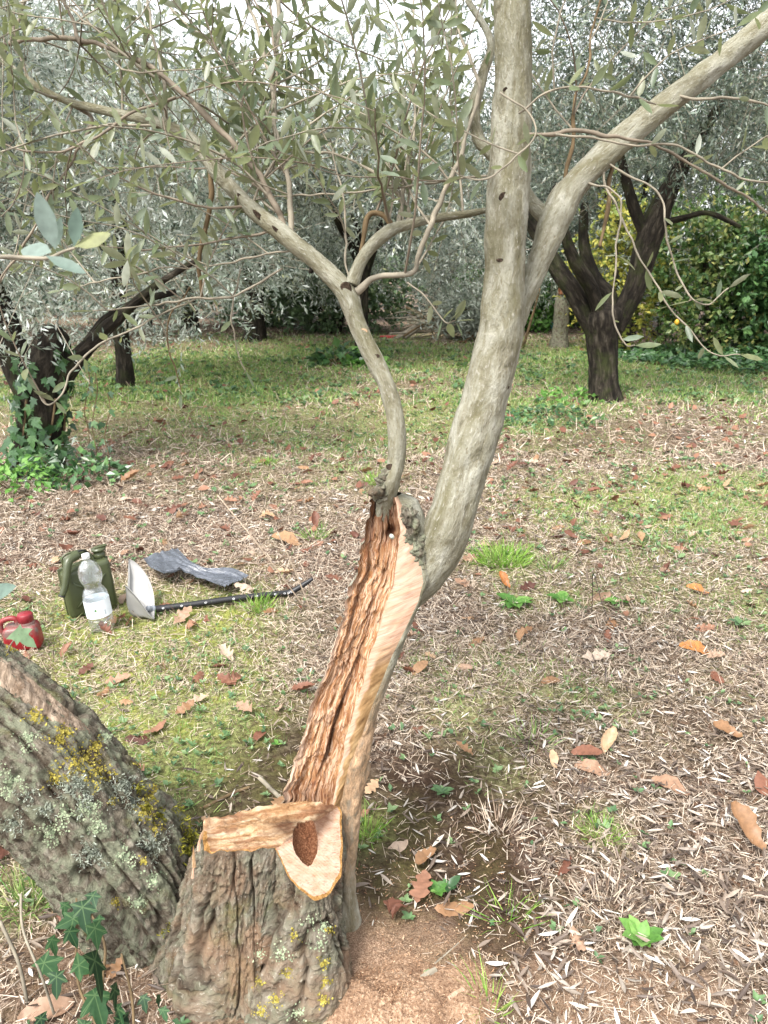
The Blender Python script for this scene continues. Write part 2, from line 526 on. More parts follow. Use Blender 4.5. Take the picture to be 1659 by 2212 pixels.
M_RUST = leaf_mat("rust_leaf", [(0.0, (0.075, 0.028, 0.019)), (0.5, (0.165, 0.07, 0.042)), (1.0, (0.27, 0.145, 0.09))], None, 0.15, 0.55, 0.3)
M_TAN = leaf_mat("tan_leaf", [(0.0, (0.20, 0.105, 0.05)), (0.5, (0.29, 0.17, 0.09)), (1.0, (0.38, 0.255, 0.155))], None, 0.15, 0.5, 0.35)
M_PINK = leaf_mat("pale_leaf", [(0.0, (0.25, 0.15, 0.095)), (0.5, (0.34, 0.235, 0.165)), (1.0, (0.43, 0.35, 0.275))], None, 0.12, 0.55, 0.3)
M_ORANGE = leaf_mat("orange_leaf", [(0.0, (0.26, 0.085, 0.02)), (1.0, (0.38, 0.16, 0.045))], None, 0.15, 0.4, 0.4)
M_GREYLITTER = leaf_mat("cut_olive_leaf", [(0.0, (0.17, 0.2, 0.16)), (1.0, (0.42, 0.45, 0.38))], None, 0.15, 0.5, 0.35)

# ------------------------------------------------------------------ leaf shapes
def strip_leaf(stations, fold=0.0, curve=0.0, curl=0.0):
    """stations: (y, halfwidth); leaf from y=0 to 1, folded on its midrib, bent along its length"""
    V = [(0, 0, 0)]
    for y, w in stations:
        z = curve * y * y
        V += [(-w, y, z + fold * w + curl * w * w), (0, y, z), (w, y, z + fold * w + curl * w * w)]
    V.append((0, 1, curve))
    n = len(stations)
    T, Q = [], []
    T += [(0, 2, 1), (0, 3, 2)]
    for k in range(n - 1):
        a, b = 1 + 3 * k, 4 + 3 * k
        Q += [(a, a + 1, b + 1, b), (a + 1, a + 2, b + 2, b + 1)]
    a, t = 1 + 3 * (n - 1), 1 + 3 * n
    T += [(a, a + 1, t), (a + 1, a + 2, t)]
    return np.array(V, float), [np.array(T), np.array(Q)] if Q else [np.array(T)]

OLIVE_FINE = [strip_leaf([(0.10, 0.035), (0.28, 0.115), (0.55, 0.150), (0.8, 0.10), (0.93, 0.045)], f, c) for f, c in ((0.3, 0.08), (0.4, -0.12), (0.15, 0.16), (0.25, -0.05))]
OLIVE_MID = strip_leaf([(0.3, 0.125), (0.7, 0.125)], 0.3, 0.06)
LITTER_FINE = [strip_leaf([(0.10, 0.022), (0.28, 0.070), (0.55, 0.090), (0.8, 0.06), (0.93, 0.025)], f, c, cu) for f, c, cu in ((0.4, 0.16, 2), (0.9, -0.22, 3), (0.1, 0.3, 5), (0.6, -0.1, 0))]
LITTER_MID = strip_leaf([(0.3, 0.075), (0.7, 0.075)], 0.6, 0.16)
OLIVE_FAR = (np.array([(0, 0, 0), (-0.13, 0.5, 0.03), (0.0, 1.0, 0.0), (0.13, 0.5, 0.03)], float), [np.array([(0, 3, 2, 1)])])
ROUND_FAR = (np.array([(0, 0, 0), (-0.32, 0.45, 0.08), (0.0, 1.0, 0.0), (0.32, 0.45, 0.08)], float), [np.array([(0, 3, 2), (0, 2, 1)])])
BROAD = strip_leaf([(0.2, 0.2), (0.45, 0.3), (0.75, 0.22)], 0.3, -0.2)
BLADE = (np.array([(-.035, 0, 0), (.035, 0, 0), (.028, .55, .11), (-.028, .55, .11), (0, 1, .35)], float), [np.array([(0, 1, 2, 3)]), np.array([(3, 2, 4)])])
STRAWT = (np.array([(-0.02, 0, 0), (0.02, 0, 0), (0.012, 1, 0.04), (-0.012, 1, 0.04)], float), [np.array([(0, 1, 2, 3)])])

def oak_leaf(seed, bend=0.3, roll=0.6, lobed=True):
    r = np.random.default_rng(seed)
    n = 23 if lobed else 13
    ys = np.linspace(0.07, 0.97, n)
    env = 0.27 * np.sin(np.pi * ys ** 0.85) ** 0.75
    ph = r.random() * 2
    if lobed:
        c = np.cos(ys * 2 * np.pi * 3.6 + ph)
        w = env * (0.76 + 0.24 * np.sign(c) * np.abs(c) ** .7) + 0.012
    else:
        w = env * 0.80 * (1 + 0.04 * r.normal(size=n)) + 0.008
    wl, wr = w * (1 + 0.07 * r.normal(size=n)), np.roll(w, 1) * (1 + 0.07 * r.normal(size=n))
    wr[0] = w[0]
    wav = .02 * np.sin(ys * 11 + r.random() * 6)
    V = [(0, 0, 0)]
    for y, a, b, q in zip(ys, wl, wr, wav):
        z0 = bend * (y - 0.4) ** 2 + q
        x0 = .03 * math.sin(y * 4 + seed)
        V += [(x0 - a, y + a * 0.15, z0 + roll * a * a / 0.3 + 0.018 * r.normal()), (x0, y, z0), (x0 + b, y + b * 0.15, z0 + roll * b * b / 0.3 + 0.018 * r.normal())]
    V.append((0, 1, bend * 0.36))
    T = [(0, 2, 1), (0, 3, 2)]
    Q = []
    for k in range(n - 1):
        a, b = 1 + 3 * k, 4 + 3 * k
        Q += [(a, a + 1, b + 1, b), (a + 1, a + 2, b + 2, b + 1)]
    a, t = 1 + 3 * (n - 1), 1 + 3 * n
    T += [(a, a + 1, t), (a + 1, a + 2, t)]
    return np.array(V, float), [np.array(T), np.array(Q)]

def ivy_leaf(seed, long=1.0):
    r = np.random.default_rng(seed)
    pts = []
    tips = [(-120, 0.52), (-58, 0.78), (0, 1.0 * long), (58, 0.78), (120, 0.52)]
    for k, (a, l) in enumerate(tips):
        l *= 1 + 0.1 * r.normal()
        aa = math.radians(a)
        w = 0.40
        pts.append((l * 0.66, aa - w * 0.8)); pts.append((l, aa)); pts.append((l * 0.66, aa + w * 0.8))
        if k < 4:
            nx = tips[k + 1]
            pts.append((0.68 * min(l, nx[1]) + 0.03, math.radians((a + nx[0]) / 2)))
    out = [(0, 0, 0)]
    for l, a in pts:
        x, y = l * math.sin(a), l * math.cos(a)
        out.append((x, y, -0.16 * (x * x + y * y) + 0.03 * r.normal()))
    n = len(pts)
    T = [(0, k + 2, k + 1) for k in range(n - 1)] + [(0, 1, n)]
    return np.array(out, float), [np.array(T)]

IVY = [ivy_leaf(s, l) for s, l in ((1, 1.0), (2, 1.25), (3, 0.9), (4, 1.1))]
OAKS = [oak_leaf(s, b, ro, lo) for s, b, ro, lo in ((1, 0.3, 0.5, True), (2, -0.4, 0.9, True), (3, 0.5, 1.3, True), (4, 0.7, 1.6, False), (5, -0.3, 0.4, False), (6, 0.15, 0.25, True))]

def leaf_meshes(name, shapes, mat):
    out = []
    for V, F in shapes:
        out.append(build_mesh(name, V, F, mat, {"rnd": np.zeros(len(V))}))
    return out

# ------------------------------------------------------------------ the ground
STUMP = G(590, 2150)
STUMP[2] = 0
MOUND = G(830, 2160); MOUND[2] = 0

def height(x, y):
    x = np.asarray(x, float); y = np.asarray(y, float)
    sh = x.shape
    h = 0.045 * noise2(x, y, 0.6, 3, 5) + 0.012 * noise2(x, y, 5.0, 3, 9)
    h = h.reshape(sh)
    near = np.exp(-((x - STUMP[0]) ** 2 + (y - STUMP[1]) ** 2) / 0.35)
    h = h * (1 - 0.7 * near) - 0.0
    far = np.clip((np.hypot(x, y) - 60) / 100, 0, 1)
    return h * (1 - far)

def blobs(x, y, lst):
    s = np.zeros_like(x)
    for u, v, r, a in lst:
        g = G(u, v)
        s = s + a * np.exp(-((x - g[0]) ** 2 + ((y - g[1]) * 0.8) ** 2) / (r * r))
    return s

GRASSY = [(350, 800, 1.7, 1.0), (180, 850, 1.3, .9), (500, 830, 1.5, .7), (920, 885, .7, .9), (1150, 905, .9, .8), (1600, 1050, .7, .9), (1420, 1085, .6, .9), (1260, 1110, .5, .8),
          (1090, 1215, .22, .9), (1620, 1290, .25, .8), (1480, 800, 2.0, 1.1), (1250, 790, 2.0, .9), (520, 905, 1.2, .6), (1110, 1310, .14, .8), (1220, 1300, .1, .8), (380, 1560, .30, .8), (300, 1640, .2, .7),
          (470, 1500, .25, .7), (250, 1430, .4, .8), (60, 1330, .4, .8), (350, 1340, .35, .8), (540, 1330, .3, .6), (640, 980, .9, .35), (1000, 1430, .2, .4), (900, 1440, .12, .5), (1300, 1490, .2, .5), (1150, 1450, .2, .55), (1000, 1540, .14, .6), (1400, 1300, .25, .6), (1550, 1480, .2, .45), (1300, 1780, .07, .9),
          (60, 1920, .10, 1.0), (790, 1790, .06, .9), (1090, 1660, .1, .5), (1640, 1360, .2, .6), (700, 950, .8, .4), (880, 760, 2.4, .8), (600, 760, 2.4, .6), (960, 920, .8, .5), (760, 1000, .7, .3)]
MOSSY = [(250, 1450, .35, 1.0), (110, 1330, .35, .9), (380, 1500, .3, .8), (330, 1370, .3, .9), (480, 1300, .3, .5), (1200, 1110, .6, .6), (1450, 1120, .6, .6), (300, 820, 1.5, .7), (920, 885, .6, .7), (540, 1220, .3, .4)]
DARKS = [(620, 1650, .30, 1.0), (880, 1880, .20, 1.1), (1010, 1770, .22, .9), (820, 1970, .16, 1.0), (520, 1720, .26, 1.0), (960, 1640, .2, .6), (900, 2040, .14, .7), (150, 2090, .14, .9), (480, 1010, .5, .6), (700, 2000, .2, .6), (1000, 1940, .16, .8), (1250, 1720, .3, .45), (1500, 1560, .3, .4), (560, 830, .8, .4), (1250, 960, .9, .45)]

def field(x, y, lst, seed, sc=3.0):
    x = np.asarray(x, float); y = np.asarray(y, float)
    d = np.hypot(x, y)
    n = 0.5 * noise2(x, y, sc, 3, seed).reshape(x.shape) + 0.4 * noise2(x, y, 0.9, 2, seed + 3).reshape(x.shape)
    return np.clip(blobs(x, y, lst) * (1.0 + 0.9 * n) + 0.35 * n, 0, 1.3)

def dustf(x, y):
    d = np.sqrt(((x - MOUND[0] + 0.03) / 0.24) ** 2 + ((y - MOUND[1]) / 0.26) ** 2)
    d2 = np.sqrt(((x - MOUND[0] - 0.45) / 0.40) ** 2 + ((y - MOUND[1] + 0.02) / 0.22) ** 2)
    d3 = np.sqrt(((x - STUMP[0] + 0.32) / 0.3) ** 2 + ((y - STUMP[1]) / 0.2) ** 2)
    n = 0.5 * noise2(x, y, 9, 3, 31).reshape(np.shape(x))
    return np.clip(1.6 - 1.3 * d + n, 0, 1) + 0.6 * np.clip(1.3 - 1.2 * d2 + 1.6 * n, 0, 1) + 0.6 * np.clip(1.2 - 1.1 * d3 + n, 0, 1)

def axis(fine_lo, fine_hi, step, far_lo, far_hi):
    a = list(np.arange(fine_lo, fine_hi, step))
    s, v = step, fine_hi
    while v < far_hi:
        a.append(v); s *= 1.13; v += s
    a.append(far_hi)
    s, v, b = step, fine_lo - step, []
    while v > far_lo:
        b.append(v); s *= 1.13; v -= s
    b.append(far_lo)
    return np.array(b[::-1] + a)

gx, gy = axis(-2.0, 2.0, 0.028, -350, 350), axis(0.8, 3.8, 0.028, -60, 600)
X, Y_ = np.meshgrid(gx, gy)
Z = height(X, Y_)
nx, ny = len(gx), len(gy)
i = np.arange(ny - 1)[:, None] * nx; j = np.arange(nx - 1)[None, :]
GF = np.stack([i + j, i + j + 1, i + nx + j + 1, i + nx + j], -1).reshape(-1, 4)

def ground_mat():
    m, nt = new_mat("ground_soil")
    p = nd(nt, "NewGeometry").outputs['Position']
    n1 = noise(nt, p, 55, 6, 0.7, 0.5)
    n2 = noise(nt, p, 9, 5, 0.65)
    n3 = noise(nt, p, 1.3, 5, 0.65)
    n4 = noise(nt, mapping(nt, p, (1, 1, 1)), 26, 5, 0.75, 1.0)
    c = ramp(nt, n1, [(0.34, (0.022, 0.015, 0.011)), (0.47, (0.085, 0.06, 0.044)), (0.56, (0.22, 0.165, 0.125)), (0.68, (0.42, 0.34, 0.27))])
    c = mixc(nt, ramp(nt, n4, [(0.53, 0.0), (0.64, 0.7)]), c, (0.20, 0.10, 0.06))
    c = mixc(nt, mth(nt, 'MULTIPLY', attr(nt, "dark"), ramp(nt, n2, [(0.3, 0.45), (0.6, 1.0)]), True), c, mixc(nt, n1, (0.014, 0.009, 0.006), (0.07, 0.04, 0.027)))
    g = mth(nt, 'MULTIPLY', attr(nt, "green"), ramp(nt, n1, [(0.38, 0.1), (0.62, 0.75)]), True)
    c = mixc(nt, g, c, ramp(nt, n4, [(0.35, (0.15, 0.19, 0.06)), (0.6, (0.31, 0.345, 0.13))]))
    ms = mth(nt, 'MULTIPLY', attr(nt, "moss"), ramp(nt, n2, [(0.45, 0.0), (0.60, .9)]), True)
    c = mixc(nt, ms, c, ramp(nt, n1, [(0.35, (0.11, 0.125, 0.025)), (0.62, (0.31, 0.32, 0.085))]))
    du = mth(nt, 'MULTIPLY', attr(nt, "dust"), ramp(nt, n1, [(0.25, 0.5), (0.55, 1.1)]), True)
    n5 = noise(nt, p, 330, 3, 0.7)
    c = mixc(nt, du, c, ramp(nt, n5, [(0.36, (0.12, 0.068, 0.042)), (0.5, (0.25, 0.16, 0.105)), (0.64, (0.43, 0.31, 0.215))]))
    finish(nt, c, 0.95, bump=mth(nt, 'ADD', n1, mth(nt, 'MULTIPLY', n4, 0.6)), bump_d=0.02, spec=0.1, strength=0.8)
    return m

gr = part("ground", np.stack([X, Y_, Z], -1).reshape(-1, 3), GF, ground_mat(), None,
          {"green": field(X, Y_, GRASSY, 41).ravel(), "moss": field(X, Y_, MOSSY, 51).ravel(), "dark": field(X, Y_, DARKS, 61).ravel(), "dust": dustf(X, Y_).ravel()})
tag(gr, "orchard ground of dry litter, moss and patchy grass", None, None, "structure")

def ground_pts(n, y0, y1, power=1.5, half=0.62):
    """n points in the wedge the place shows, denser close by"""
    t = rng.random(n)
    q = 1 - power
    y = (y0 ** (q + 1) + t * (y1 ** (q + 1) - y0 ** (q + 1))) ** (1 / (q + 1)) if abs(q + 1) > 1e-6 else y0 * (y1 / y0) ** t
    x = (rng.random(n) * 2 - 1) * (half * y + 0.35)
    return x, y

def on_trunks(x, y):
    return (np.hypot((x - STUMP[0]) / 1.15, (y - STUMP[1] - 0.06)) < 0.20)

def lie(n, tilt=0.35):
    a = rng.random(n) * 2 * math.pi
    d = np.stack([np.cos(a), np.sin(a), rng.normal(size=n) * tilt * 0.5], 1)
    nn = np.stack([rng.normal(size=n) * tilt, rng.normal(size=n) * tilt, np.ones(n)], 1)
    flip = rng.random(n) < 0.5
    nn[flip] *= -1
    return frames(d, nn)

# dry straw
def straw(n, y0, y1, power, lmin, lmax, wide):
    x, y = ground_pts(n, y0, y1, power)
    g = field(x, y, GRASSY, 41); dk = field(x, y, DARKS, 61)
    keep = (rng.random(n) > np.clip(0.5 * g, 0, 0.6)) & (rng.random(n) > np.clip(dk * 0.8, 0, .85)) & ~on_trunks(x, y) & (rng.random(n) > np.clip(dustf(x, y) * 0.9, 0, 0.93))
    x, y = x[keep], y[keep]; n = len(x)
    R = lie(n, 0.35)
    up = rng.random(n) < 0.22
    d = norm(np.stack([rng.normal(size=n) * 0.7, rng.normal(size=n) * 0.7, 0.35 + rng.random(n)], 1))
    R[up] = frames(d, rand_dirs(n))[up]
    L = lmin + rng.random(n) ** 1.5 * (lmax - lmin)
    z = height(x, y) + rng.random(n) * 0.012
    z[up] -= 0.006
    w = wide * (0.7 + 0.6 * rng.random(n)) / L
    return scatter(STRAWT[0], STRAWT[1], np.stack([x, y, z], 1), R, np.stack([L * w * 25, L, L], 1))

V, F, A = merge([straw(92000, 0.95, 2.8, 0.7, 0.008, 0.048, 0.0017), straw(130000, 2.4, 6, 1.1, 0.015, 0.07, 0.003), straw(90000, 5.5, 18, 1.3, 0.04, 0.12, 0.006)])
tag(part("dry_straw", V, F, M_STRAW, None, A, "stuff", smooth=False), "pale dry grass clippings strewn over the orchard ground")

# dry olive leaves: the largest as single things, the rest one mass
LANDMARKS = [(1605, 1815, "the large curled tan leaf"), (1312, 1615, "the twisted tan leaf"), (1280, 1662, "the broad pale grey-brown leaf"), (1570, 1585, "the boat-shaped tan leaf"), (1503, 1411, "the long glossy orange leaf"),
    (906, 1447, "the pointed tan leaf by the trunk"), (1130, 1367, "the tan lobed leaf"), (1188, 1480, "the narrow tan leaf"), (1506, 1291, "the rust-orange curled leaf"), (1110, 1305, "the bright rosette nearest the trunk"),
    (1385, 2035, "the broad-leaved bright green weed"), (945, 1935, "the small variegated weed"), (1450, 1700, "the long bleached leaf"), (1300, 1795, "the small yellow-green mossy tuft"), (1085, 1215, "the large bright grass tuft"),
    (1080, 1790, "the pale dry grass tuft"), (1310, 1950, "the short pale straw tuft"), (1100, 1980, "the few thin grass blades"), (880, 2100, "the sawdust heap"), (590, 1900, "the sawn stump"), (1060, 2180, "the grass blades at the bottom edge"),
    (1450, 1895, "the faded green rosette"), (955, 1715, "the pale rosette on bare soil"), (200, 1312, "the green fuel can"), (222, 1350, "the plastic bottle"), (300, 1330, "the grey scoop"), (430, 1230, "the plastic sheet"), (560, 1300, "the black handle"),
    (50, 1396, "the red canister"), (490, 1472, "the reddish oak leaf"), (255, 1468, "the pinkish oak leaf on the moss"), (800, 1780, "the small tuft right of the stem"), (90, 1010, "the ivy-clad tree"), (1305, 865, "the dark olive tree"),
    (765, 785, "the slim dark trunk"), (950, 735, "the brushwood pile"), (620, 1175, "the broad tan leaf pair"), (375, 1105, "the dark rust leaf"), (1260, 1180, "the small tan turf leaf"), (680, 1165, "the thin grass tuft"),
    (575, 1000, "the small dark green tuft"), (820, 1050, "the yellow-green tuft"), (1105, 1020, "the red leaf by the bent trunk"), (60, 1950, "the grass tuft under the limb"), (230, 2190, "the foreground ivy"), (560, 735, "the split grey trunk"), (1215, 905, "the clover patch")]
LM = np.array([G(u, v)[:2] for u, v, t in LANDMARKS])
ORD = ["largest", "second largest", "third largest", "fourth largest", "fifth largest", "sixth largest", "seventh largest", "eighth largest", "ninth largest", "tenth largest"]
def place_labels(pos, sizes, words):
    """a phrase for each leaf: its size rank among the like leaves on that side of the nearest landmark"""
    out, keys = [None] * len(pos), {}
    for a in range(len(pos)):
        q = pos[a][:2]
        dd_ = np.hypot(*(LM - q).T) / (0.4 + .5 * pos[a][1])
        k = int(np.argmin(dd_))
        dx, dy = q - LM[k]
        side = ("left of" if dx < 0 else "right of") if abs(dx) > abs(dy) else ("behind" if dy > 0 else "in front of")
        keys.setdefault((words[a], side, k), []).append(a)
    for (w, side, k), m in keys.items():
        m.sort(key=lambda a: -sizes[a])
        for r, a in enumerate(m):
            tail = w + " " + side + " " + LANDMARKS[k][2]
            out[a] = ("only large " if len(m) == 1 else ORD[r] + " " if r < 10 else "smaller ") + tail
    return out

def in_view(p, m=0):
    u, v, D = proj(p)
    return (u > -m) & (u < 1659 + m) & (v > -m) & (v < 2212 + m)

def olive_litter(n, y0, y1, power, big=1.0):
    x, y = ground_pts(n, y0, y1, power)
    g = field(x, y, GRASSY, 41); dk = field(x, y, DARKS, 61)
    keep = (rng.random(n) > np.clip(0.85 * g, 0, 0.9)) & (rng.random(n) > np.clip(dk * 0.6, 0, .7)) & ~on_trunks(x, y) & (rng.random(n) > np.clip(dustf(x, y) * 0.95, 0, 0.96))
    # thickest right of the trunk, thin on the turf at left
    keep &= rng.random(n) < np.where(x > 0.0, 1.0, np.where(y > 3.6, .6, 0.4))
    x, y = x[keep], y[keep]; n = len(x)
    z = height(x, y) + 0.004 + rng.random(n) * 0.014
    return np.stack([x, y, z], 1), lie(n, 0.42), (0.024 + 0.027 * rng.random(n)) * big

pos, R, L = olive_litter(26000, 0.95, 4.5, 1.0)
uvd = proj(pos)
size = L / uvd[2]
vis = in_view(pos, -8)
order = np.argsort(np.where(vis, -size, 1))
sel = order[:300]
labs = place_labels(pos[sel], size[sel], ['pale dry olive leaf'] * 300)
mask = np.ones(len(pos), bool); mask[sel] = False
OL_MESH = leaf_meshes("fallen_olive_leaf", LITTER_FINE, M_OLITTER)
for lab_, k in zip(labs, sel):
    o = link_mesh("fallen_olive_leaf", OL_MESH[int(rng.integers(4))], mat4(pos[k] + [0, 0, 0.006], R[k], L[k] * 1.08))
    tag(o, lab_, "leaf", "fallen olive leaves in the litter")
V1 = scatter(LITTER_MID[0], LITTER_MID[1], pos[mask], R[mask], L[mask])
pos, R, L = olive_litter(22000, 4.3, 16, 1.5, 1.5)
V2 = scatter(OLIVE_FAR[0], OLIVE_FAR[1], pos, R, L)
V, F, A = merge([V1, V2])
tag(part("olive_leaf_litter", V, F, M_OLITTER, None, A, "stuff", smooth=False), "grey and tan litter of fallen olive leaves")

# wood chips and crumbs round the stump
n = 5200
x = np.concatenate([MOUND[0] + 0.22 + rng.normal(size=n // 2) * 0.3, STUMP[0] + rng.normal(size=n - n // 2) * 0.34])
y = np.concatenate([MOUND[1] + 0.05 + rng.normal(size=n // 2) * 0.2, STUMP[1] + 0.12 + rng.normal(size=n - n // 2) * 0.22])
keep = ~on_trunks(x, y)
x, y = x[keep], y[keep]; n = len(x)
chip = (np.array([(-.4, -.5, 0), (.4, -.5, 0.1), (.3, .5, 0), (-.3, .45, .15), (0, 0, .25)], float), [np.array([(0, 1, 4), (1, 2, 4), (2, 3, 4), (3, 0, 4)])])
V, F, A = scatter(chip[0], chip[1], np.stack([x, y, height(x, y) + 0.004 + rng.random(n) * 0.006], 1), lie(n, 0.5), np.stack([0.0016 + 0.0026 * rng.random(n), 0.002 + 0.008 * rng.random(n) ** 3, 0.002 + 0.002 * rng.random(n)], 1))
M_CHIP = leaf_mat("wood_chip", [(0.0, (0.06, 0.03, 0.018)), (0.35, (0.17, 0.09, 0.05)), (0.75, (0.33, 0.20, 0.115)), (1.0, (0.52, 0.37, 0.25))], None, 0.05, 0.8, 0.2)
tag(part("wood_crumbs", V, F, M_CHIP, None, A, "stuff", smooth=False), "reddish crumbs and chips of wood around the stump")

# grass
def grass(n, y0, y1, power, lmin, lmax, wide, thr=0.25):
    x, y = ground_pts(n, y0, y1, power)
    x = x + 0.012 * rng.normal(size=n); y = y + 0.012 * rng.normal(size=n)
    g = field(x, y, GRASSY, 41) * (0.55 + 0.9 * np.clip(noise2(x, y, 9, 2, 77) + 0.25, 0, 1))
    keep = (rng.random(n) < g - thr * 0.5) & ~on_trunks(x, y)
    x, y = x[keep], y[keep]; n = len(x)
    d = np.stack([rng.normal(size=n) * 0.55, rng.normal(size=n) * 0.55, 0.35 + 0.8 * rng.random(n)], 1)
    L = lmin + rng.random(n) ** 1.6 * (lmax - lmin)
    return scatter(BLADE[0], BLADE[1], np.stack([x, y, height(x, y) - 0.003], 1), frames(d, rand_dirs(n)), np.stack([np.full(n, wide) / 0.035 * (0.7 + 0.6 * rng.random(n)), L, L], 1))
V, F, A = merge([grass(42000, 0.95, 4.0, .9, 0.012, 0.055, 0.0014), grass(90000, 3.6, 9, 1.1, 0.02, 0.065, 0.0026), grass(90000, 8, 20, 1.1, 0.035, 0.10, 0.006)])
tag(part("grass", V, F, M_GRASS, None, A, "stuff", smooth=False), "short patchy yellow-green grass")

_g = list(GRASSY)
GRASSY = [(350, 790, 2.2, 1.2), (600, 760, 2.2, .9), (900, 760, 2.2, .9), (1200, 780, 2.0, 1.1), (1450, 800, 2.0, 1.3), (120, 830, 1.2, .9), (1620, 880, 1.0, .8), (1150, 905, .9, .9), (520, 860, 1.4, .8)]
V, F, A = grass(42000, 7, 18.5, .8, 0.03, 0.09, 0.006, .35)
GRASSY = _g
tag(part("lawn_grass", V, F, M_GRASS, None, A, "stuff", smooth=False), "fresh green grass on the far lawn under the olive trees")

# low weeds
def weeds(n, y0, y1, power, sz):
    x, y = ground_pts(n, y0, y1, power)
    g = field(x, y, GRASSY, 141) * np.clip(noise2(x, y, 4, 2, 87) + 0.45, 0, 1)
    keep = (rng.random(n) < 0.06 + 0.9 * g) & ~on_trunks(x, y) & (rng.random(n) > dustf(x, y))
    x, y = x[keep], y[keep]; n = len(x)
    k = 5
    xx = np.repeat(x, k); yy = np.repeat(y, k); m = n * k
    a = rng.random(m) * 2 * math.pi
    d = np.stack([np.cos(a), np.sin(a), 0.25 + 0.5 * rng.random(m)], 1)
    L = sz * (0.5 + rng.random(m)) * np.repeat(0.7 + 0.8 * rng.random(n), k)
    nn = np.stack([rng.normal(size=m) * .3, rng.normal(size=m) * .3, np.ones(m)], 1)
    return scatter(ROUND_FAR[0], ROUND_FAR[1], np.stack([xx, yy, height(xx, yy) + 0.004 + 0.01 * rng.random(m)], 1), frames(d, nn), L, np.repeat(rng.random(n), k) * 0.8 + 0.2 * rng.random(m))
V, F, A = merge([weeds(5200, 1.0, 4.0, .9, 0.013), weeds(9000, 3.6, 9, 1.1, 0.022), weeds(8000, 8, 19, 1.3, 0.05)])
tag(part("weeds", V, F, M_CLOVER, None, A, "stuff", smooth=False), "low clover and leafy weeds among the litter")

# fallen broad leaves: named ones first, then the common ones
LEAFM = {n: leaf_meshes("fallen_leaf", OAKS, m) for n, m in (("rust", M_RUST), ("tan", M_TAN), ("pale", M_PINK), ("orange", M_ORANGE))}
def put_leaf(u, v, lpx, ang, col, shape, label, tilt=0.15, seed=0):
    g = G(u, v); g[2] = height(g[0], g[1]) + 0.012
    s = lpx * px(g) * .95
    a = math.radians(ang)
    d = np.array([[math.cos(a), math.sin(a), tilt]])
    nn = np.array([[0.25 * math.sin(seed * 3.1), -0.35, 1.0]])
    R = frames(d, nn)[0]
    p = g - R[:, 1] * s * 0.5
    p[2] = max(p[2], height(p[0], p[1]) + 0.008)
    o = link_mesh("fallen_leaf", LEAFM[col][shape], mat4(p, R, s))
    return tag(o, label, "leaf", "broad dry leaves fallen on the ground")
NAMED = [(1605, 1815, 115, 125, "tan", 3, "large curled tan leaf standing up at the right edge of the litter", .5), (1312, 1615, 66, 60, "tan", 3, "twisted tan leaf right of the pale grey-brown leaf", .5),
         (1280, 1662, 80, 165, "pale", 4, "broad pale grey-brown leaf lying below the twisted tan leaf", .1), (1570, 1585, 72, 165, "tan", 3, "boat-shaped tan leaf lying near the right edge above the large curled leaf", .15),
         (1503, 1411, 74, 165, "orange", 4, "long glossy orange leaf alone on the straw at right", .15), (906, 1447, 58, 55, "tan", 4, "pointed tan leaf beside the split trunk among green weeds", .3),
         (1130, 1367, 48, 20, "tan", 5, "tan lobed leaf between the two green rosettes and the thin black wire", .2), (1188, 1480, 48, 15, "tan", 4, "narrow tan leaf in the middle of the litter right of the trunk", .1),
         (1506, 1291, 52, 170, "orange", 4, "rust-orange curled leaf on the turf at right", .3), (1287, 1421, 66, 0, "pale", 0, "pale lobed oak leaf lying flat beside a long silvery leaf", .05),
         (1088, 1268, 44, 130, "orange", 3, "ochre leaf standing upright below the big bright grass tuft", .6), (1000, 1267, 46, 140, "pale", 5, "pale pink leaf just right of the bent trunk", .1),
         (1312, 1385, 34, 80, "rust", 2, "dark red curled leaf right of the tan lobed leaf", .5), (1520, 1373, 50, 10, "rust", 5, "red-brown leaf between the orange leaf and the rust-orange one", .1),
         (1195, 1650, 46, 100, "tan", 4, "thin orange-tan leaf standing on edge in the litter", .6), (395, 1335, 62, 60, "pale", 0, "pale pink oak leaf just below the black scoop handle", .25),
         (265, 1290, 44, 100, "pale", 4, "pale tan leaf leaning on the scoop's left side", .2), (228, 1362, 42, 150, "rust", 2, "red-brown leaf at the foot of the plastic bottle", .4),
         (145, 1410, 40, 60, "rust", 3, "rust leaf standing on the moss below the red canister", .6), (490, 1415, 56, 130, "pale", 2, "pale curled leaf on the turf below the scoop", .2),
         (490, 1472, 54, 150, "rust", 0, "reddish oak leaf behind the lichened limb near bare soil", .2), (400, 1535, 52, 40, "tan", 5, "tan lobed leaf on the grass behind the lichened limb", .3),
         (255, 1468, 60, 20, "pale", 0, "pinkish oak leaf on the moss beyond the limb's bare wood", .1), (185, 1445, 44, 60, "rust", 5, "dull red leaf between the limb and the bottle", .2),
         (285, 1045, 50, 20, "tan", 3, "big curled tan leaf right of the ivy-clad tree's foot", .4), (620, 1175, 80, 160, "tan", 4, "pair-sized broad tan leaf left of the hollow trunk top", .2),
         (375, 1105, 44, 20, "rust", 0, "dark rust leaf on the straw beyond the fuel can", .2), (680, 1145, 44, 110, "rust", 3, "upright rust leaf beside a small grass tuft left of the trunk", .8),
         (1105, 1020, 34, 40, "rust", 2, "red leaf right of the bent trunk on the green turf", .4), (100, 2190, 120, 20, "pale", 4, "large flat brown leaf under the ivy at the bottom left", .1),
         (250, 2110, 60, 60, "tan", 5, "torn tan leaf behind the big ivy leaf", .4), (1450, 1700, 90, 150, "pale", 4, "long bleached leaf amid silvery olive leaves at right", .1),
         (135, 1985, 46, 100, "rust", 5, "rust leaf hanging in the ivy left of the limb", .7), (1260, 1180, 40, 20, "tan", 4, "small tan leaf on the turf right of the grass tuft", .2)]
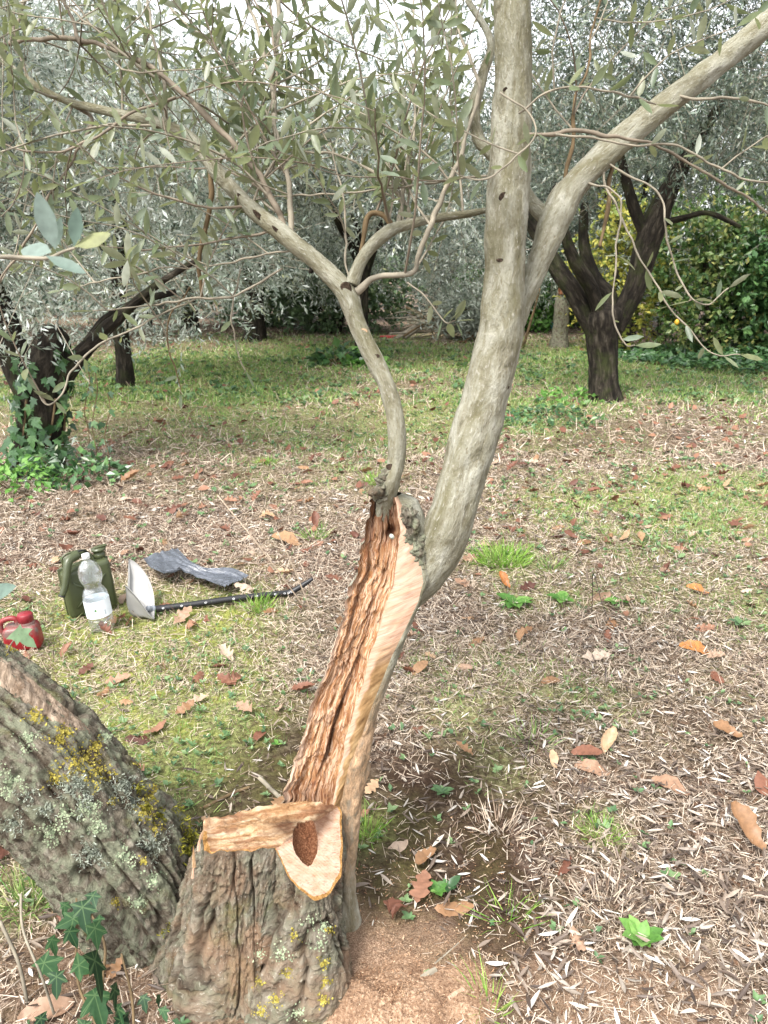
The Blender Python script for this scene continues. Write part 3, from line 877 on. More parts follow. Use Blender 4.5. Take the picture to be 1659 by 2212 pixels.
for k, (u, v, l, a, c, s, lab, t) in enumerate(NAMED):
    put_leaf(u, v, l, a, c, s, lab, t, k)

n = 2600
x, y = ground_pts(n, 1.25, 15, 1.25)
dens = np.where((y > 3.4), 0.95, 0.30) * np.where((x > .2) & (y < 2.9), 0.38, 1.0)
keep = (rng.random(n) < dens) & ~on_trunks(x, y) & (rng.random(n) > dustf(x, y))
x, y = x[keep], y[keep]; n = len(x)
pos = np.stack([x, y, height(x, y) + 0.012 + 0.012 * rng.random(n)], 1)
R = lie(n, 0.5)
L = 0.05 + 0.05 * rng.random(n)
colr = rng.choice(["rust", "rust", "rust", "tan", "pale"], n)
vis = in_view(pos, -10)
order = np.argsort(np.where(vis, -(L / proj(pos)[2]), 1))[:264]
mask = np.ones(n, bool); mask[order] = False
CN = {"rust": "rust-brown", "tan": "tan", "pale": "pale pinkish"}
labs = place_labels(pos[order], (L / proj(pos)[2])[order], [CN[colr[k]] + " fallen leaf" for k in order])
for lab_, k in zip(labs, order):
    o = link_mesh("fallen_leaf", LEAFM[colr[k]][int(rng.integers(6))], mat4(pos[k], R[k], L[k]))
    tag(o, lab_, "leaf", "broad dry leaves fallen on the ground")
its = []
mk = np.where(mask)[0]
for s in range(6):
    ii = mk[s::6]
    its.append(scatter(BROAD[0], BROAD[1], pos[ii], R[ii], L[ii]))
V, F, A = merge(its)
tag(part("brown_leaf_litter", V, F, M_RUST, None, A, "stuff"), "rust-brown fallen leaves scattered far across the ground")

# ------------------------------------------------------------------ the near olive tree
TREE = thing("olive_tree", (STUMP[0], STUMP[1], 0), "pruned foreground olive tree with stump, lichened limb and hollowed slender trunk", "tree")

# stump: sawn top, slanting fresh cut, bark
ZT = 0.30
pA = [G(725, 1745, ZT), G(597, 1832, ZT), P(682, 1946, 1.238)]
nB = np.cross(pA[1] - pA[0], pA[2] - pA[0]); nB = nB / np.linalg.norm(nB)
if nB[2] < 0: nB = -nB
def onB(u, v):
    d = ray(u, v)
    return CAM + d * (nB.dot(pA[0] - CAM) / nB.dot(d))
def zB(x, y):
    return pA[0][2] - (nB[0] * (x - pA[0][0]) + nB[1] * (y - pA[0][1])) / nB[2]
outl = [G(438, 1775, ZT), G(520, 1752, ZT), G(610, 1738, ZT), G(690, 1732, ZT), G(738, 1742, ZT), onB(739, 1830), onB(737, 1895), onB(710, 1934), onB(682, 1947), onB(640, 1917), onB(612, 1872), G(596, 1833, ZT), G(520, 1837, ZT), G(440, 1842, ZT)]
outl = np.array(outl)
cc = (G(630, 1795, ZT))
NTH = 500
ol = np.vstack([outl, outl[:1]])[:, :2]
sl = np.concatenate([[0], np.cumsum(np.linalg.norm(np.diff(ol, axis=0), axis=1))])
PER = sl[-1]
sa = np.linspace(0, PER, NTH, endpoint=False)
oxy = np.stack([np.interp(sa, sl, ol[:, 0]), np.interp(sa, sl, ol[:, 1])], 1)
def wrap_smooth(a, k):
    w = np.hanning(2 * k + 3)[1:-1]; w /= w.sum()
    return np.stack([np.convolve(np.concatenate([a[-k:, c], a[:, c], a[:k, c]]), w, 'valid') for c in range(a.shape[1])], 1)
oxy = wrap_smooth(oxy, 8)
if np.sum(oxy[:, 0] * np.roll(oxy[:, 1], -1) - oxy[:, 1] * np.roll(oxy[:, 0], -1)) < 0:
    oxy = oxy[::-1].copy()
tg = np.roll(oxy, -1, 0) - np.roll(oxy, 1, 0)
on_ = norm(np.stack([tg[:, 1], -tg[:, 0]], 1))
RE = PER / (2 * math.pi); th = sa / RE
cg = np.stack([RE * np.cos(th), RE * np.sin(th), th * 0], 1)
oxy = oxy + on_ * (0.0035 * fbm(cg * 45, 3, 3))[:, None]
onw = norm(wrap_smooth(on_, 30))
def ztop(x, y):
    return np.minimum(ZT, zB(x, y))
holeC = onB(662, 1812)
def cap_z(x, y, fr):
    b = zB(x, y) < ZT
    z = ztop(x, y)
    z = z + np.where(b, 0.0012, 0.006) * noise2(x, y, 60, 3, 21).reshape(np.shape(x)) + np.where(b, 0, 0.008) * noise2(x * 0.4, y, 26, 3, 22).reshape(np.shape(x))
    z = z - np.where(b, 0.0, 0.010) * np.clip(noise2(x * 0.3, y, 18, 2, 23).reshape(np.shape(x)), 0, 1)
    q = hole_q(x, y)
    z = z - 0.030 * np.clip(1.0 - q, 0, 1) ** 0.5 - .0004 * b * np.sin(x * 260 + y * 1100 + 2 * 3 * noise2(x, y, 20, 2, 3).reshape(np.shape(x))) * (q > 1)
    return z
hx, hy = holeC[0], holeC[1]
tipd = onB(658, 1868) - holeC
hlen = math.hypot(tipd[0], tipd[1])
def hole_q(x, y):
    ax = np.array([tipd[0], tipd[1]]) / hlen
    a = ((x - hx) * ax[0] + (y - hy) * ax[1]) / hlen
    b = (-(x - hx) * ax[1] + (y - hy) * ax[0]) / (0.5 * abs(onB(686, 1815)[0] - onB(630, 1820)[0]))
    return (a * a + b * b) * (1 + .35 * noise2(x, y, 42, 3, 55).reshape(np.shape(x)))
fr = np.concatenate([np.linspace(0.0, 0.90, 60), np.linspace(0.91, 1.0, 14)])
TT, FR = np.meshgrid(th, fr)
cx_ = cc[0] + FR * (oxy[None, :, 0] - cc[0]); cy_ = cc[1] + FR * (oxy[None, :, 1] - cc[1])
cz_ = cap_z(cx_, cy_, FR)
CVt = np.stack([cx_, cy_, cz_], -1).reshape(-1, 3)
i = np.arange(len(fr) - 1)[:, None] * NTH; j = np.arange(NTH)[None, :]; jn = (j + 1) % NTH
CF = np.stack([i + j, i + NTH + j, i + NTH + jn, i + jn], -1).reshape(-1, 4)
cen = CVt[CF].mean(1)
fB = zB(cen[:, 0], cen[:, 1]) < ZT
q = hole_q(cen[:, 0], cen[:, 1])
frc = np.repeat(0.5 * (fr[:-1] + fr[1:]), NTH)
isrim = (frc > 0.955 + .03 * noise2(cen[:, 0], cen[:, 1], 45, 3, 33)) & (fB | (cen[:, 1] < cc[1]))
isrot = (q < 1.0) & ~isrim
def sub(mask):
    f = CF[mask]
    u, inv = np.unique(f, return_inverse=True)
    return CVt[u], inv.reshape(f.shape)
def capgrain(V):
    a = math.radians(12)
    return {"grain": np.stack([V[:, 0] * math.cos(a) + V[:, 1] * math.sin(a), -V[:, 0] * math.sin(a) + V[:, 1] * math.cos(a), V[:, 2]], 1)}
_a, _b = holeC[:2], G(712, 1745, ZT)[:2]
def stain(V):
    q = V[:, :2]; t_ = np.clip(((q - _a) @ (_b - _a)) / ((_b - _a) @ (_b - _a)), 0, 1)
    d_ = np.linalg.norm(q - (_a + t_[:, None] * (_b - _a)), axis=1) + .006 * noise2(q[:, 0], q[:, 1], 60, 3, 91)
    e_ = np.linalg.norm(q - _a + [.045, -.02], axis=1) + .012 * noise2(q[:, 0], q[:, 1], 40, 3, 92)
    return np.clip(np.maximum(1.6 - d_ / .016, .8 * (1.5 - e_ / .036) * (zB(q[:, 0], q[:, 1]) > ZT - .004)), 0, 1)
for nm, mk, mt in (("cut_face", fB & ~isrim & ~isrot, M_FRESH), ("sawn_top", ~fB & ~isrim & ~isrot, M_SAWN), ("rotten_core", isrot, M_ROT), ("bark_rim", isrim, M_CAMB)):
    v_, f_ = sub(mk)
    part(nm, v_, f_, mt, TREE, dict(capgrain(v_), stain=stain(v_)), smooth=(nm != "sawn_top") or True)
# bark wall
NR = 190
tt = np.linspace(0, 1, NR)
TT, T2 = np.meshgrid(th, tt)
ny_, nx_ = onw[:, 1], onw[:, 0]
flare = 0.035 + 0.020 * vnoise(cg * 16 + 4, 8) + 0.13 * np.clip(-ny_, 0, 1) ** 1.2 + 0.055 * np.clip(-nx_, 0, 1) - .035 * np.clip(nx_, 0, 1)
zz = cz_[-1][None, :] * (1 - T2) + (-0.05) * T2
gr_ = np.stack([np.repeat(cg[None, :, 0], NR, 0), np.repeat(cg[None, :, 1], NR, 0), zz], -1).reshape(-1, 3)
def cracks(g, seed, st, sc):
    w = g + 0.006 * np.stack([vnoise(g * 30, seed + 21), vnoise(g * 30, seed + 22), vnoise(g * 30, seed + 23)], 1)
    b = fbm(w * np.array([sc * .42, sc * .42, sc * st * .30]), 2, seed + 5)
    b2 = fbm(w * np.array([sc * .95, sc * .95, sc * st * 1.1]), 2, seed + 6)
    return np.clip(1 - np.abs(b) / 0.11, 0, 1), np.clip(1 - np.abs(b2) / 0.10, 0, 1)
def bark_disp(g, amp, seed, st=0.28, sc=42):
    a = fbm(g * np.array([sc, sc, sc * st * 1.6]), 4, seed)
    f1, f2 = cracks(g, seed, st, sc)
    return amp * (0.45 * a - 1.05 * f1 ** .8 - 0.38 * f2 + 0.55 * (.3 - np.abs(fbm(g * np.array([sc * 1.7, sc * 1.7, sc * .8]), 3, seed + 9)) * 1.6) + .25 * np.round(2 * fbm(g * np.array([sc * .8, sc * .8, sc * .3]), 2, seed + 12)))
dd = bark_disp(gr_, 0.015, 70, .16, 66).reshape(zz.shape) * np.clip(T2 * 10, 0, 1)
big = 0.012 * fbm(gr_ * np.array([20, 20, 2.0]), 2, 77).reshape(zz.shape) * np.clip(T2 * 4, 0, 1)
offs = flare[None, :] * T2 ** 1.3 + dd + big
Vs = np.stack([oxy[None, :, 0] + onw[None, :, 0] * offs, oxy[None, :, 1] + onw[None, :, 1] * offs, zz], -1).reshape(-1, 3)
i = np.arange(NR - 1)[:, None] * NTH
SF = np.stack([i + j, i + jn, i + NTH + jn, i + NTH + j], -1).reshape(-1, 4)[:, ::-1]
f1, f2 = cracks(gr_, 70, .16, 66)
stump_o = part("stump", Vs, SF, M_STUMP, TREE, {"grain": gr_, "crack": np.clip(f1 ** 1.5 + .4 * f2 ** 2, 0, 1)})

rf_pts = [(444, 1800, 1.40, 14), (440, 1850, 1.38, 28), (430, 1930, 1.345, 46), (414, 2030, 1.31, 70), (396, 2150, 1.275, 96), (380, 2300, 1.25, 120)]
rp = crom(np.array([list(P(u, v, y)) + [r * px(P(u, v, y))] for u, v, y, r in rf_pts]), 130)
RFV, RFF, RFA = sweep(rp[:, :3], rp[:, 3], 150, lambda TH, S, RR, g: bark_disp(g, 0.013, 64, .16, 66) + .008 * fbm(g * np.array([20, 20, 5]), 2, 66))
f1, f2 = cracks(RFA["grain"], 64, .16, 66)
RFA["crack"] = np.clip(f1 ** 1.5 + .4 * f2 ** 2, 0, 1)
part("root_flare", RFV, RFF, M_STUMP, TREE, RFA)

# lichened limb leaning to the left
limb_pts = [(440, 2420, 1.43, 150), (400, 2110, 1.43, 150), (318, 1940, 1.42, 148), (197, 1783, 1.42, 146), (60, 1640, 1.43, 146), (-90, 1520, 1.46, 140), (-230, 1415, 1.50, 132)]
pp = np.array([list(P(u, v, y)) + [r * px(P(u, v, y))] for u, v, y, r in limb_pts])
pp = crom(pp, 300)
def limb_d(TH, S, RR, g):
    d = bark_disp(g, 0.019, 90, 0.18, 40)
    d += 0.014 * fbm(g * np.array([8, 8, 2.2]), 2, 95)
    return d
LV, LFc, LA = sweep(pp[:, :3], pp[:, 3], 230, limb_d)
f1, f2 = cracks(LA["grain"], 90, .18, 40)
LA["crack"] = np.clip(f1 ** 1.5 + .4 * f2 ** 2, 0, 1)
limb_o = part("limb", LV, LFc, M_LIMB, TREE, LA, label="thick lichen-covered limb leaning out to the left")
def bvh(V, F):
    polys = [tuple(int(a) for a in f) for fa in F for f in fa]
    return BVHTree.FromPolygons([tuple(v) for v in V], polys)
LB = bvh(LV, LFc)
SB = bvh(Vs, [SF])
def hit(tree, u, v):
    d = Vector(ray(u, v)).normalized()
    loc, nrm, idx, dist = tree.ray_cast(Vector(CAM), d)
    return (np.array(loc), np.array(nrm)) if loc is not None else (None, None)

# bare strip on the limb where the bark has gone
def surface_patch(tree, poly_top, poly_bot, nu, nv, lift, mat, name, parent, bumps=0.004):
    """a raised patch that follows the surface between two edge lines"""
    top, bot = crom(poly_top, nu), crom(poly_bot, nu)
    V = np.zeros((nu, nv, 3)); ok = True
    for a in range(nu):
        for b in range(nv):
            t = b / (nv - 1)
            u, v = top[a] * (1 - t) + bot[a] * t
            p, nn = hit(tree, u, v)
            if p is None:
                p = V[a, b - 1] if b else V[a - 1, b]; nn = np.array([0, -0.7, 0.7])
            e = math.sin(math.pi * t) ** 0.4 * math.sin(math.pi * min(max(a / (nu - 1), 0.02), 0.98)) ** 0.3
            V[a, b] = p + nn * (-0.006 + (lift + 0.006) * e)
    V = V.reshape(-1, 3)
    V += bumps * fbm(V * 60, 2, 4)[:, None] * np.array([0, -0.7, 0.7])
    a = np.arange(nu - 1)[:, None] * nv; b = np.arange(nv - 1)[None, :]
    F = np.stack([a + b, a + nv + b, a + nv + b + 1, a + b + 1], -1).reshape(-1, 4)
    ax = norm((V[(nu - 1) * nv] - V[0])[None])[0]
    s = (V - V[0]) @ ax
    o = part(name, V, F, mat, parent, {"grain": np.stack([s * 0.25, V @ np.array([0.3, .5, -.8]), V @ np.array([.8, 0, .6])], 1) if mat is not M_LIMB else V})
    return o
def wood_grey():
    m, nt = new_mat("weathered_wood")
    g = attr(nt, "grain", True)
    n1 = noise(nt, g, 120, 6, 0.65, 0.4)
    n2 = noise(nt, g, 30, 4, 0.6, 0.4)
    c = ramp(nt, n1, [(0.3, (0.085, 0.06, 0.042)), (0.45, (0.20, 0.148, 0.105)), (0.6, (0.34, 0.265, 0.20))])
    c = mixc(nt, ramp(nt, n2, [(0.5, 0.0), (0.66, 0.7)]), c, (0.15, 0.085, 0.045))
    finish(nt, c, 0.85, bump=n1, bump_d=0.008, spec=0.15, strength=0.8)
    return m
surface_patch(LB, [(-60, 1385), (20, 1425), (80, 1470), (150, 1530), (205, 1575)], [(-60, 1450), (0, 1490), (50, 1520), (120, 1565), (190, 1590)], 40, 10, 0.006, wood_grey(), "bare_wood", TREE)

# lichen and moss patches on limb and stump
M_YLICH = leaf_mat("yellow_lichen", [(0.0, (0.17, 0.14, 0.025)), (0.5, (0.27, 0.22, 0.04)), (1.0, (0.36, 0.31, 0.075))], None, 0.1, 0.8, 0.15)
M_GLICH = leaf_mat("grey_lichen", [(0.0, (0.18, 0.205, 0.155)), (0.6, (0.30, 0.33, 0.265)), (1.0, (0.44, 0.47, 0.40))], None, 0.15, 0.8, 0.15)
M_PLICH = leaf_mat("pale_green_lichen", [(0.0, (0.20, 0.25, 0.155)), (1.0, (0.34, 0.385, 0.25))], None, 0.1, 0.8, 0.15)
M_MOSS = leaf_mat("moss", [(0.0, (0.10, 0.10, 0.015)), (0.6, (0.22, 0.21, 0.03)), (1.0, (0.33, 0.31, 0.05))], None, 0.2, 0.85, 0.1)
FLAKE = (np.array([(0, 0, 0), (-.5, .25, .10), (-.35, .8, .22), (.1, 1, .15), (.5, .7, .25), (.45, .2, .08)], float), [np.array([(0, 5, 4), (0, 4, 3), (0, 3, 2), (0, 2, 1)])])
TUFT = (np.array([(-.06, 0, 0), (.06, 0, 0), (.10, .5, .05), (-.1, .5, .05), (-.2, .9, .1), (0, .75, 0), (.2, 1, .1)], float), [np.array([(0, 1, 2), (0, 2, 3), (3, 5, 4), (3, 2, 5), (2, 6, 5)])])
def lichen(tree, u, v, rpx, n, kind, mat, fsz):
    ps, ds, ns = [], [], []
    for _ in range(n):
        a, r = rng.random() * 2 * math.pi, rpx * 1.35 * rng.random() ** .75
        jit = 1 + 0.45 * math.sin(3 * a + u) + .3 * math.sin(5 * a + v)
        p, nn = hit(tree, u + r * jit * math.cos(a), v + r * jit * math.sin(a))
        if p is None: continue
        t = rng.normal(size=3)
        t = t - nn * t.dot(nn)
        if kind == "tuft":
            d = nn * 0.9 + 0.8 * t / np.linalg.norm(t); n2 = rng.normal(size=3)
        else:
            d = t / np.linalg.norm(t) + nn * 0.04; n2 = nn + 0.22 * rng.normal(size=3)
        ps.append(p - nn * 0.001 + nn * 0.002 * rng.random()); ds.append(d); ns.append(n2)
    if len(ps) < 8: return
    T = TUFT if kind == "tuft" else FLAKE
    V, F, A = scatter(T[0], T[1], np.array(ps), frames(np.array(ds), np.array(ns)), fsz * (0.5 + rng.random(len(ps))))
    part("moss" if mat is M_MOSS else "lichen", V, F, mat, TREE, A, smooth=False)
for u, v, r, n_ in [(75, 1545, 18, 60), (140, 1580, 15, 40), (130, 1600, 22, 60), (185, 1640, 28, 90), (215, 1670, 26, 80), (120, 1680, 20, 50), (205, 1610, 16, 40), (160, 1650, 16, 40), (245, 1730, 10, 20), (310, 1755, 16, 60), (335, 1790, 16, 50), (300, 1650, 10, 20), (335, 1700, 12, 30), (20, 1400, 10, 30), (310, 1860, 8, 20), (250, 1950, 8, 20), (320, 1720, 14, 30)]:
    lichen(LB, u, v, r * .9, n_ * 3, "flake", M_YLICH, 0.0034)
for u, v, r, n_ in [(150, 1700, 26, 90), (260, 1700, 26, 90), (185, 1725, 20, 60), (195, 1845, 22, 110), (330, 1822, 26, 110), (30, 1780, 18, 60), (60, 1720, 16, 40), (165, 1690, 14, 40), (285, 1735, 14, 50), (275, 1690, 16, 50), (100, 1750, 14, 36)]:
    lichen(LB, u, v, r, n_ * 3, "tuft", M_GLICH, 0.007)
for u, v, r, n_ in [(190, 1745, 22, 80), (208, 1785, 16, 50), (110, 1800, 22, 60), (230, 1590, 14, 40), (140, 1755, 20, 50), (60, 1600, 20, 50), (270, 1850, 20, 50), (300, 1950, 16, 40), (20, 1690, 24, 60), (330, 1900, 18, 40)]:
    lichen(LB, u, v, r * .9, n_ * 4, "flake", M_PLICH, 0.0034)
for u, v, r, n_ in [(415, 1770, 20, 160), (410, 1810, 18, 120), (405, 1840, 14, 80), (320, 1740, 12, 60), (345, 1760, 12, 60), (390, 1745, 12, 60), (370, 2010, 14, 60), (300, 1700, 10, 40)]:
    lichen(LB, u, v, r, n_ * 2, "tuft", M_MOSS, 0.008)
for u, v, r, n_ in [(635, 2022, 10, 30), (620, 2102, 9, 30), (560, 2120, 9, 30), (595, 2160, 12, 40), (565, 2185, 12, 40), (700, 2080, 10, 40), (715, 2010, 8, 30), (700, 2160, 12, 50), (705, 2120, 10, 40)]:
    lichen(SB, u, v, r * .9, n_ * 2, "flake", M_YLICH, 0.0032)
for u, v, r, n_ in [(610, 2060, 16, 40), (690, 2040, 14, 40), (670, 1990, 14, 30), (640, 2190, 16, 40), (700, 2000, 10, 30), (560, 2060, 14, 30)]:
    lichen(SB, u, v, r, n_ * 2, "flake", M_PLICH, 0.0032)

# the hollowed slender trunk
rows = np.array([  # v, left edge, ridge, fresh-wood edge, right edge, Y
    (1072, 806, 852, 858, 862, 1.600), (1090, 800, 858, 866, 905, 1.598), (1120, 793, 862, 884, 915, 1.592), (1150, 787, 864, 896, 925, 1.587), (1200, 778, 861, 906, 940, 1.575), (1260, 762, 848, 916, 938, 1.558),
    (1300, 752, 838, 905, 917, 1.546), (1350, 740, 822, 882, 897, 1.532), (1420, 712, 797, 846, 870, 1.512), (1500, 684, 775, 812, 838, 1.492), (1540, 668, 763, 800, 824, 1.482), (1600, 652, 745, 779, 808, 1.466),
    (1680, 628, 728, 755, 788, 1.446), (1735, 607, 718, 733, 776, 1.432), (1775, 600, 715, 728, 772, 1.425)], float)
NRW = 230
vv = np.linspace(rows[0, 0], rows[-1, 0], NRW)
rw = np.stack([vv] + [np.interp(vv, rows[:, 0], np.convolve(np.pad(rows[:, k], 1, 'edge'), [.1, .8, .1], 'valid')) for k in range(1, 6)], 1)
rag = 7.0 * fbm(np.stack([vv / 22, vv * 0, vv * 0], 1), 3, 131) + 4 * fbm(np.stack([vv / 7, vv * 0, vv * 0], 1), 2, 133)
rw[:, 1] += rag
rw[:, 2] += 4 * fbm(np.stack([vv / 30, vv * 0, vv * 0], 1), 3, 135)
NHc, NPc, NEc, NBc = 60, 16, 12, 30
Hh, Pp, Ee, Bb = [], [], [], []
for v, l, s, e, r, y in rw:
    xl, xs, xe, xr = (P(u, v, y)[0] for u in (l, s, e, r))
    z = P(800, v, y)[2]
    w = (xr - xl) / 2
    k1 = np.clip((v - 1072) / 60, 0, 1); k2 = np.clip((1775 - v) / 70, 0.25, 1)
    dep = 0.024 * (0.25 + 0.75 * k1) * k2
    t = np.linspace(0, 1, NHc)
    yh = y + 0.012 * (1 - t) - 0.006 * t + dep * np.sin(math.pi * t ** 0.85) ** 0.75
    Hh.append(np.stack([xl + (xs - xl) * t, yh, np.full(NHc, z)], 1))
    t = np.linspace(0, 1, NPc)
    Pp.append(np.stack([xs + (xe - xs) * t, y - 0.006 + 0.010 * t - 0.004 * np.sin(math.pi * t), np.full(NPc, z)], 1))
    a = np.linspace(0, math.pi / 2, NEc)
    Ee.append(np.stack([xe + (xr - xe) * np.sin(a), y + 0.004 + (1 - np.cos(a)) * 0.7 * w, np.full(NEc, z)], 1))
    a = np.linspace(0, math.pi, NBc)
    xm = (xl + xr) / 2
    yb = (y + 0.004 + 0.7 * w) * (1 - a / math.pi) + (y + 0.012) * (a / math.pi) + np.sin(a) * 0.75 * w
    Bb.append(np.stack([xm + w * np.cos(a), yb, np.full(NBc, z)], 1))
Hh, Pp, Ee, Bb = (np.array(q) for q in (Hh, Pp, Ee, Bb))
def strip_faces(nr, nc):
    i = np.arange(nr - 1)[:, None] * nc; j = np.arange(nc - 1)[None, :]
    return np.stack([i + j, i + nc + j, i + nc + j + 1, i + j + 1], -1).reshape(-1, 4)
along = np.repeat(np.concatenate([[0], np.cumsum(np.linalg.norm(np.diff(Hh[:, 0], axis=0), axis=1))])[:, None], NHc, 1)
acr = np.repeat(np.linspace(0, 1, NHc)[None], NRW, 0) * 0.13
gH = np.stack([acr, acr * 0.3, along], -1).reshape(-1, 3)
edge = np.repeat((np.clip(np.sin(math.pi * np.linspace(0, 1, NHc)), 0, 1) ** 0.35)[None], NRW, 0).ravel()
dH = 0.026 * (np.abs(fbm(gH * np.array([34, 34, 3.6]), 3, 141)) - .15) - 0.010 * np.abs(fbm(gH * np.array([110, 110, 8]), 3, 145)) + .006 * fbm(gH * np.array([16, 16, 6]), 2, 143)
pk = fbm(gH * np.array([30, 30, 11]) + .25 * np.stack([vnoise(gH * 25, 7)] * 3, 1), 3, 149)
dH += 0.007 * np.round(2.2 * pk) / 1.1 + 0.003 * pk
Hv = Hh.reshape(-1, 3).copy(); Hv[:, 1] += dH * edge
# dark deep slot along the right of the hollow, and the knot hole near the top
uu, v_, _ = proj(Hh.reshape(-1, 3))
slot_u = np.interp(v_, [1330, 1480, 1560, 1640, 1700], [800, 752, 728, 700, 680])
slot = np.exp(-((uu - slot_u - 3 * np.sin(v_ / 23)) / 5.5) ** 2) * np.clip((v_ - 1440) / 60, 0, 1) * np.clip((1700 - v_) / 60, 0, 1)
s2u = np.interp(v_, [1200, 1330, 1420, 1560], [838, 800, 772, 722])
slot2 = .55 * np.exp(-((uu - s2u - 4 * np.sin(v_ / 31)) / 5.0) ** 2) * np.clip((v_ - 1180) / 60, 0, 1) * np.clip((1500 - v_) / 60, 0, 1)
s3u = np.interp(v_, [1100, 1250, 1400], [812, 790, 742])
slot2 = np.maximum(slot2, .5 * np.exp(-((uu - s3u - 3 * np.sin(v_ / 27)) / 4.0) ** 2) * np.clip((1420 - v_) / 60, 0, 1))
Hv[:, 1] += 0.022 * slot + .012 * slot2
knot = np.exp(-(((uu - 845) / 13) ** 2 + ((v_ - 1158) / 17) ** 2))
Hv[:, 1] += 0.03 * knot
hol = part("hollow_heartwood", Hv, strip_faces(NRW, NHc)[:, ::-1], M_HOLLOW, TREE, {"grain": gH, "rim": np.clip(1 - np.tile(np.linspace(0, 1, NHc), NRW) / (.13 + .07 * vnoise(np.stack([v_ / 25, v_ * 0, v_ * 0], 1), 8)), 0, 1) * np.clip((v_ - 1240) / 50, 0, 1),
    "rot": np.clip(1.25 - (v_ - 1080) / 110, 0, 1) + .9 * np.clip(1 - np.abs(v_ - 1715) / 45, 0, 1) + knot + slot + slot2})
gP = np.stack([along[:, :NPc] * 1.0, np.repeat(np.linspace(0, 1, NPc)[None], NRW, 0) * 0.05, along[:, :NPc] * 0], -1).reshape(-1, 3)
gP = gP + np.stack([gP[:, 1] * 0.6, gP[:, 0] * 0.12, gP[:, 0] * 0], 1) + .012 * np.stack([fbm(gP * 9, 3, 5), fbm(gP * 9, 3, 6), gP[:, 0] * 0], 1)
Pv = Pp.reshape(-1, 3).copy()
Pv[:, 1] += 0.003 * fbm(gP * 80, 3, 151) * np.tile(np.sin(math.pi * np.linspace(0, 1, NPc)), NRW)
tP = np.tile(np.linspace(0, 1, NPc), NRW); vP = np.repeat(vv, NPc)
och = np.clip((vP - 1375) / 70, 0, 1) * np.clip((tP - .24 - .12 * vnoise(np.stack([vP / 14, tP * 0, tP * 0], 1), 6)) / .12, 0, 1)
part("fresh_cut_edge", Pv, strip_faces(NRW, NPc)[:, ::-1], M_FRESH, TREE, {"grain": gP[:, [1, 0, 2]], "ochre": och})
Ev = np.concatenate([Ee[:, :-1], Bb], 1)
nE = Ev.shape[1]
c_ = Ev.mean(1, keepdims=True)
gE = np.stack([Ev[..., 0] - c_[..., 0], Ev[..., 1] - c_[..., 1], np.repeat(along[:, :1], nE, 1)], -1).reshape(-1, 3)
Evf = Ev.reshape(-1, 3).copy()
out = norm((Ev - c_).reshape(-1, 3)); out[:, 2] = 0
tE = np.linspace(0, 1, nE); em = np.clip(np.sin(math.pi * tE) * 6, 0, 1)
Evf += out * (0.004 * fbm(gE * np.array([70, 70, 25]), 4, 155) * np.tile(em, NRW))[:, None]
part("trunk_bark", Evf, strip_faces(NRW, nE)[:, ::-1], M_PALE, TREE, {"grain": gE, "brown": np.repeat(np.clip((vv - 1440) / 160, 0, 1), nE)})
# snail-like white pupa... a small pale pebble of wood in the knot
def tube(name, pts, n, sides, mat, parent, disp=None, label=None, cap=True, brown=None):
    """pts: (u, v, Y, radius in view pixels)"""
    q = np.array([list(P(u, v, y)) + [r * px(P(u, v, y))] for u, v, y, r in pts])
    q = crom(q, n)
    if mat in (M_TWIG, M_TWIG_RED, M_TWIG_DARK) and parent is TREE:
        sl_ = np.concatenate([[0], np.cumsum(np.linalg.norm(np.diff(q[:, :3], axis=0), axis=1))])
        o3 = pts[0][0] * .37 + pts[0][1] * .11
        for c_ in range(3):
            z0_ = np.zeros(len(sl_))
            q[:, c_] += (.007 * vnoise(np.stack([sl_ * 13 + o3, z0_ + c_ * 9.7, z0_], 1), 5) + .0025 * vnoise(np.stack([sl_ * 42 + o3, z0_ + c_ * 5.3, z0_], 1), 6)) * np.clip(sl_ / .05, 0, 1)
        q[:, 3] *= 1 + .16 * vnoise(np.stack([sl_ * 45 + o3, sl_ * 0, sl_ * 0], 1), 9)
    V, F, A = sweep(q[:, :3], np.maximum(q[:, 3], 0.0005), sides, disp, cap)
    A["rnd"] = np.zeros(len(V))
    if brown is not None:
        _, w_, _ = proj(V); A["brown"] = np.interp(w_, *brown)
    o = part(name, V, F, mat, parent, A, label=label)
    return q, o
def smooth_bark(amp, seed, sc=30):
    return lambda TH, S, RR, g: amp * (fbm(g * np.array([sc, sc, sc * .5]), 3, seed) + 0.7 * fbm(g * np.array([sc * .3, sc * .3, sc * .2]), 2, seed + 3))
tube("dead_knot", [(843, 1154, 1.57, 0.5), (845, 1157, 1.565, 5), (848, 1161, 1.565, 4.5), (850, 1163, 1.57, .5)], 8, 8, M_GLICH, TREE)
# root side of the living stem, down to the sawdust
tube("stem_base", [(785, 1560, 1.510, 26), (768, 1650, 1.476, 28), (756, 1740, 1.452, 25), (750, 1830, 1.43, 22), (749, 1910, 1.41, 21), (751, 1985, 1.395, 26), (757, 2045, 1.375, 36), (764, 2100, 1.35, 52), (768, 2150, 1.34, 66)], 110, 48, M_PALE, TREE, smooth_bark(0.007, 161, 60), brown=([1560, 1700, 1850, 1950], [1, 1, .75, .15]))
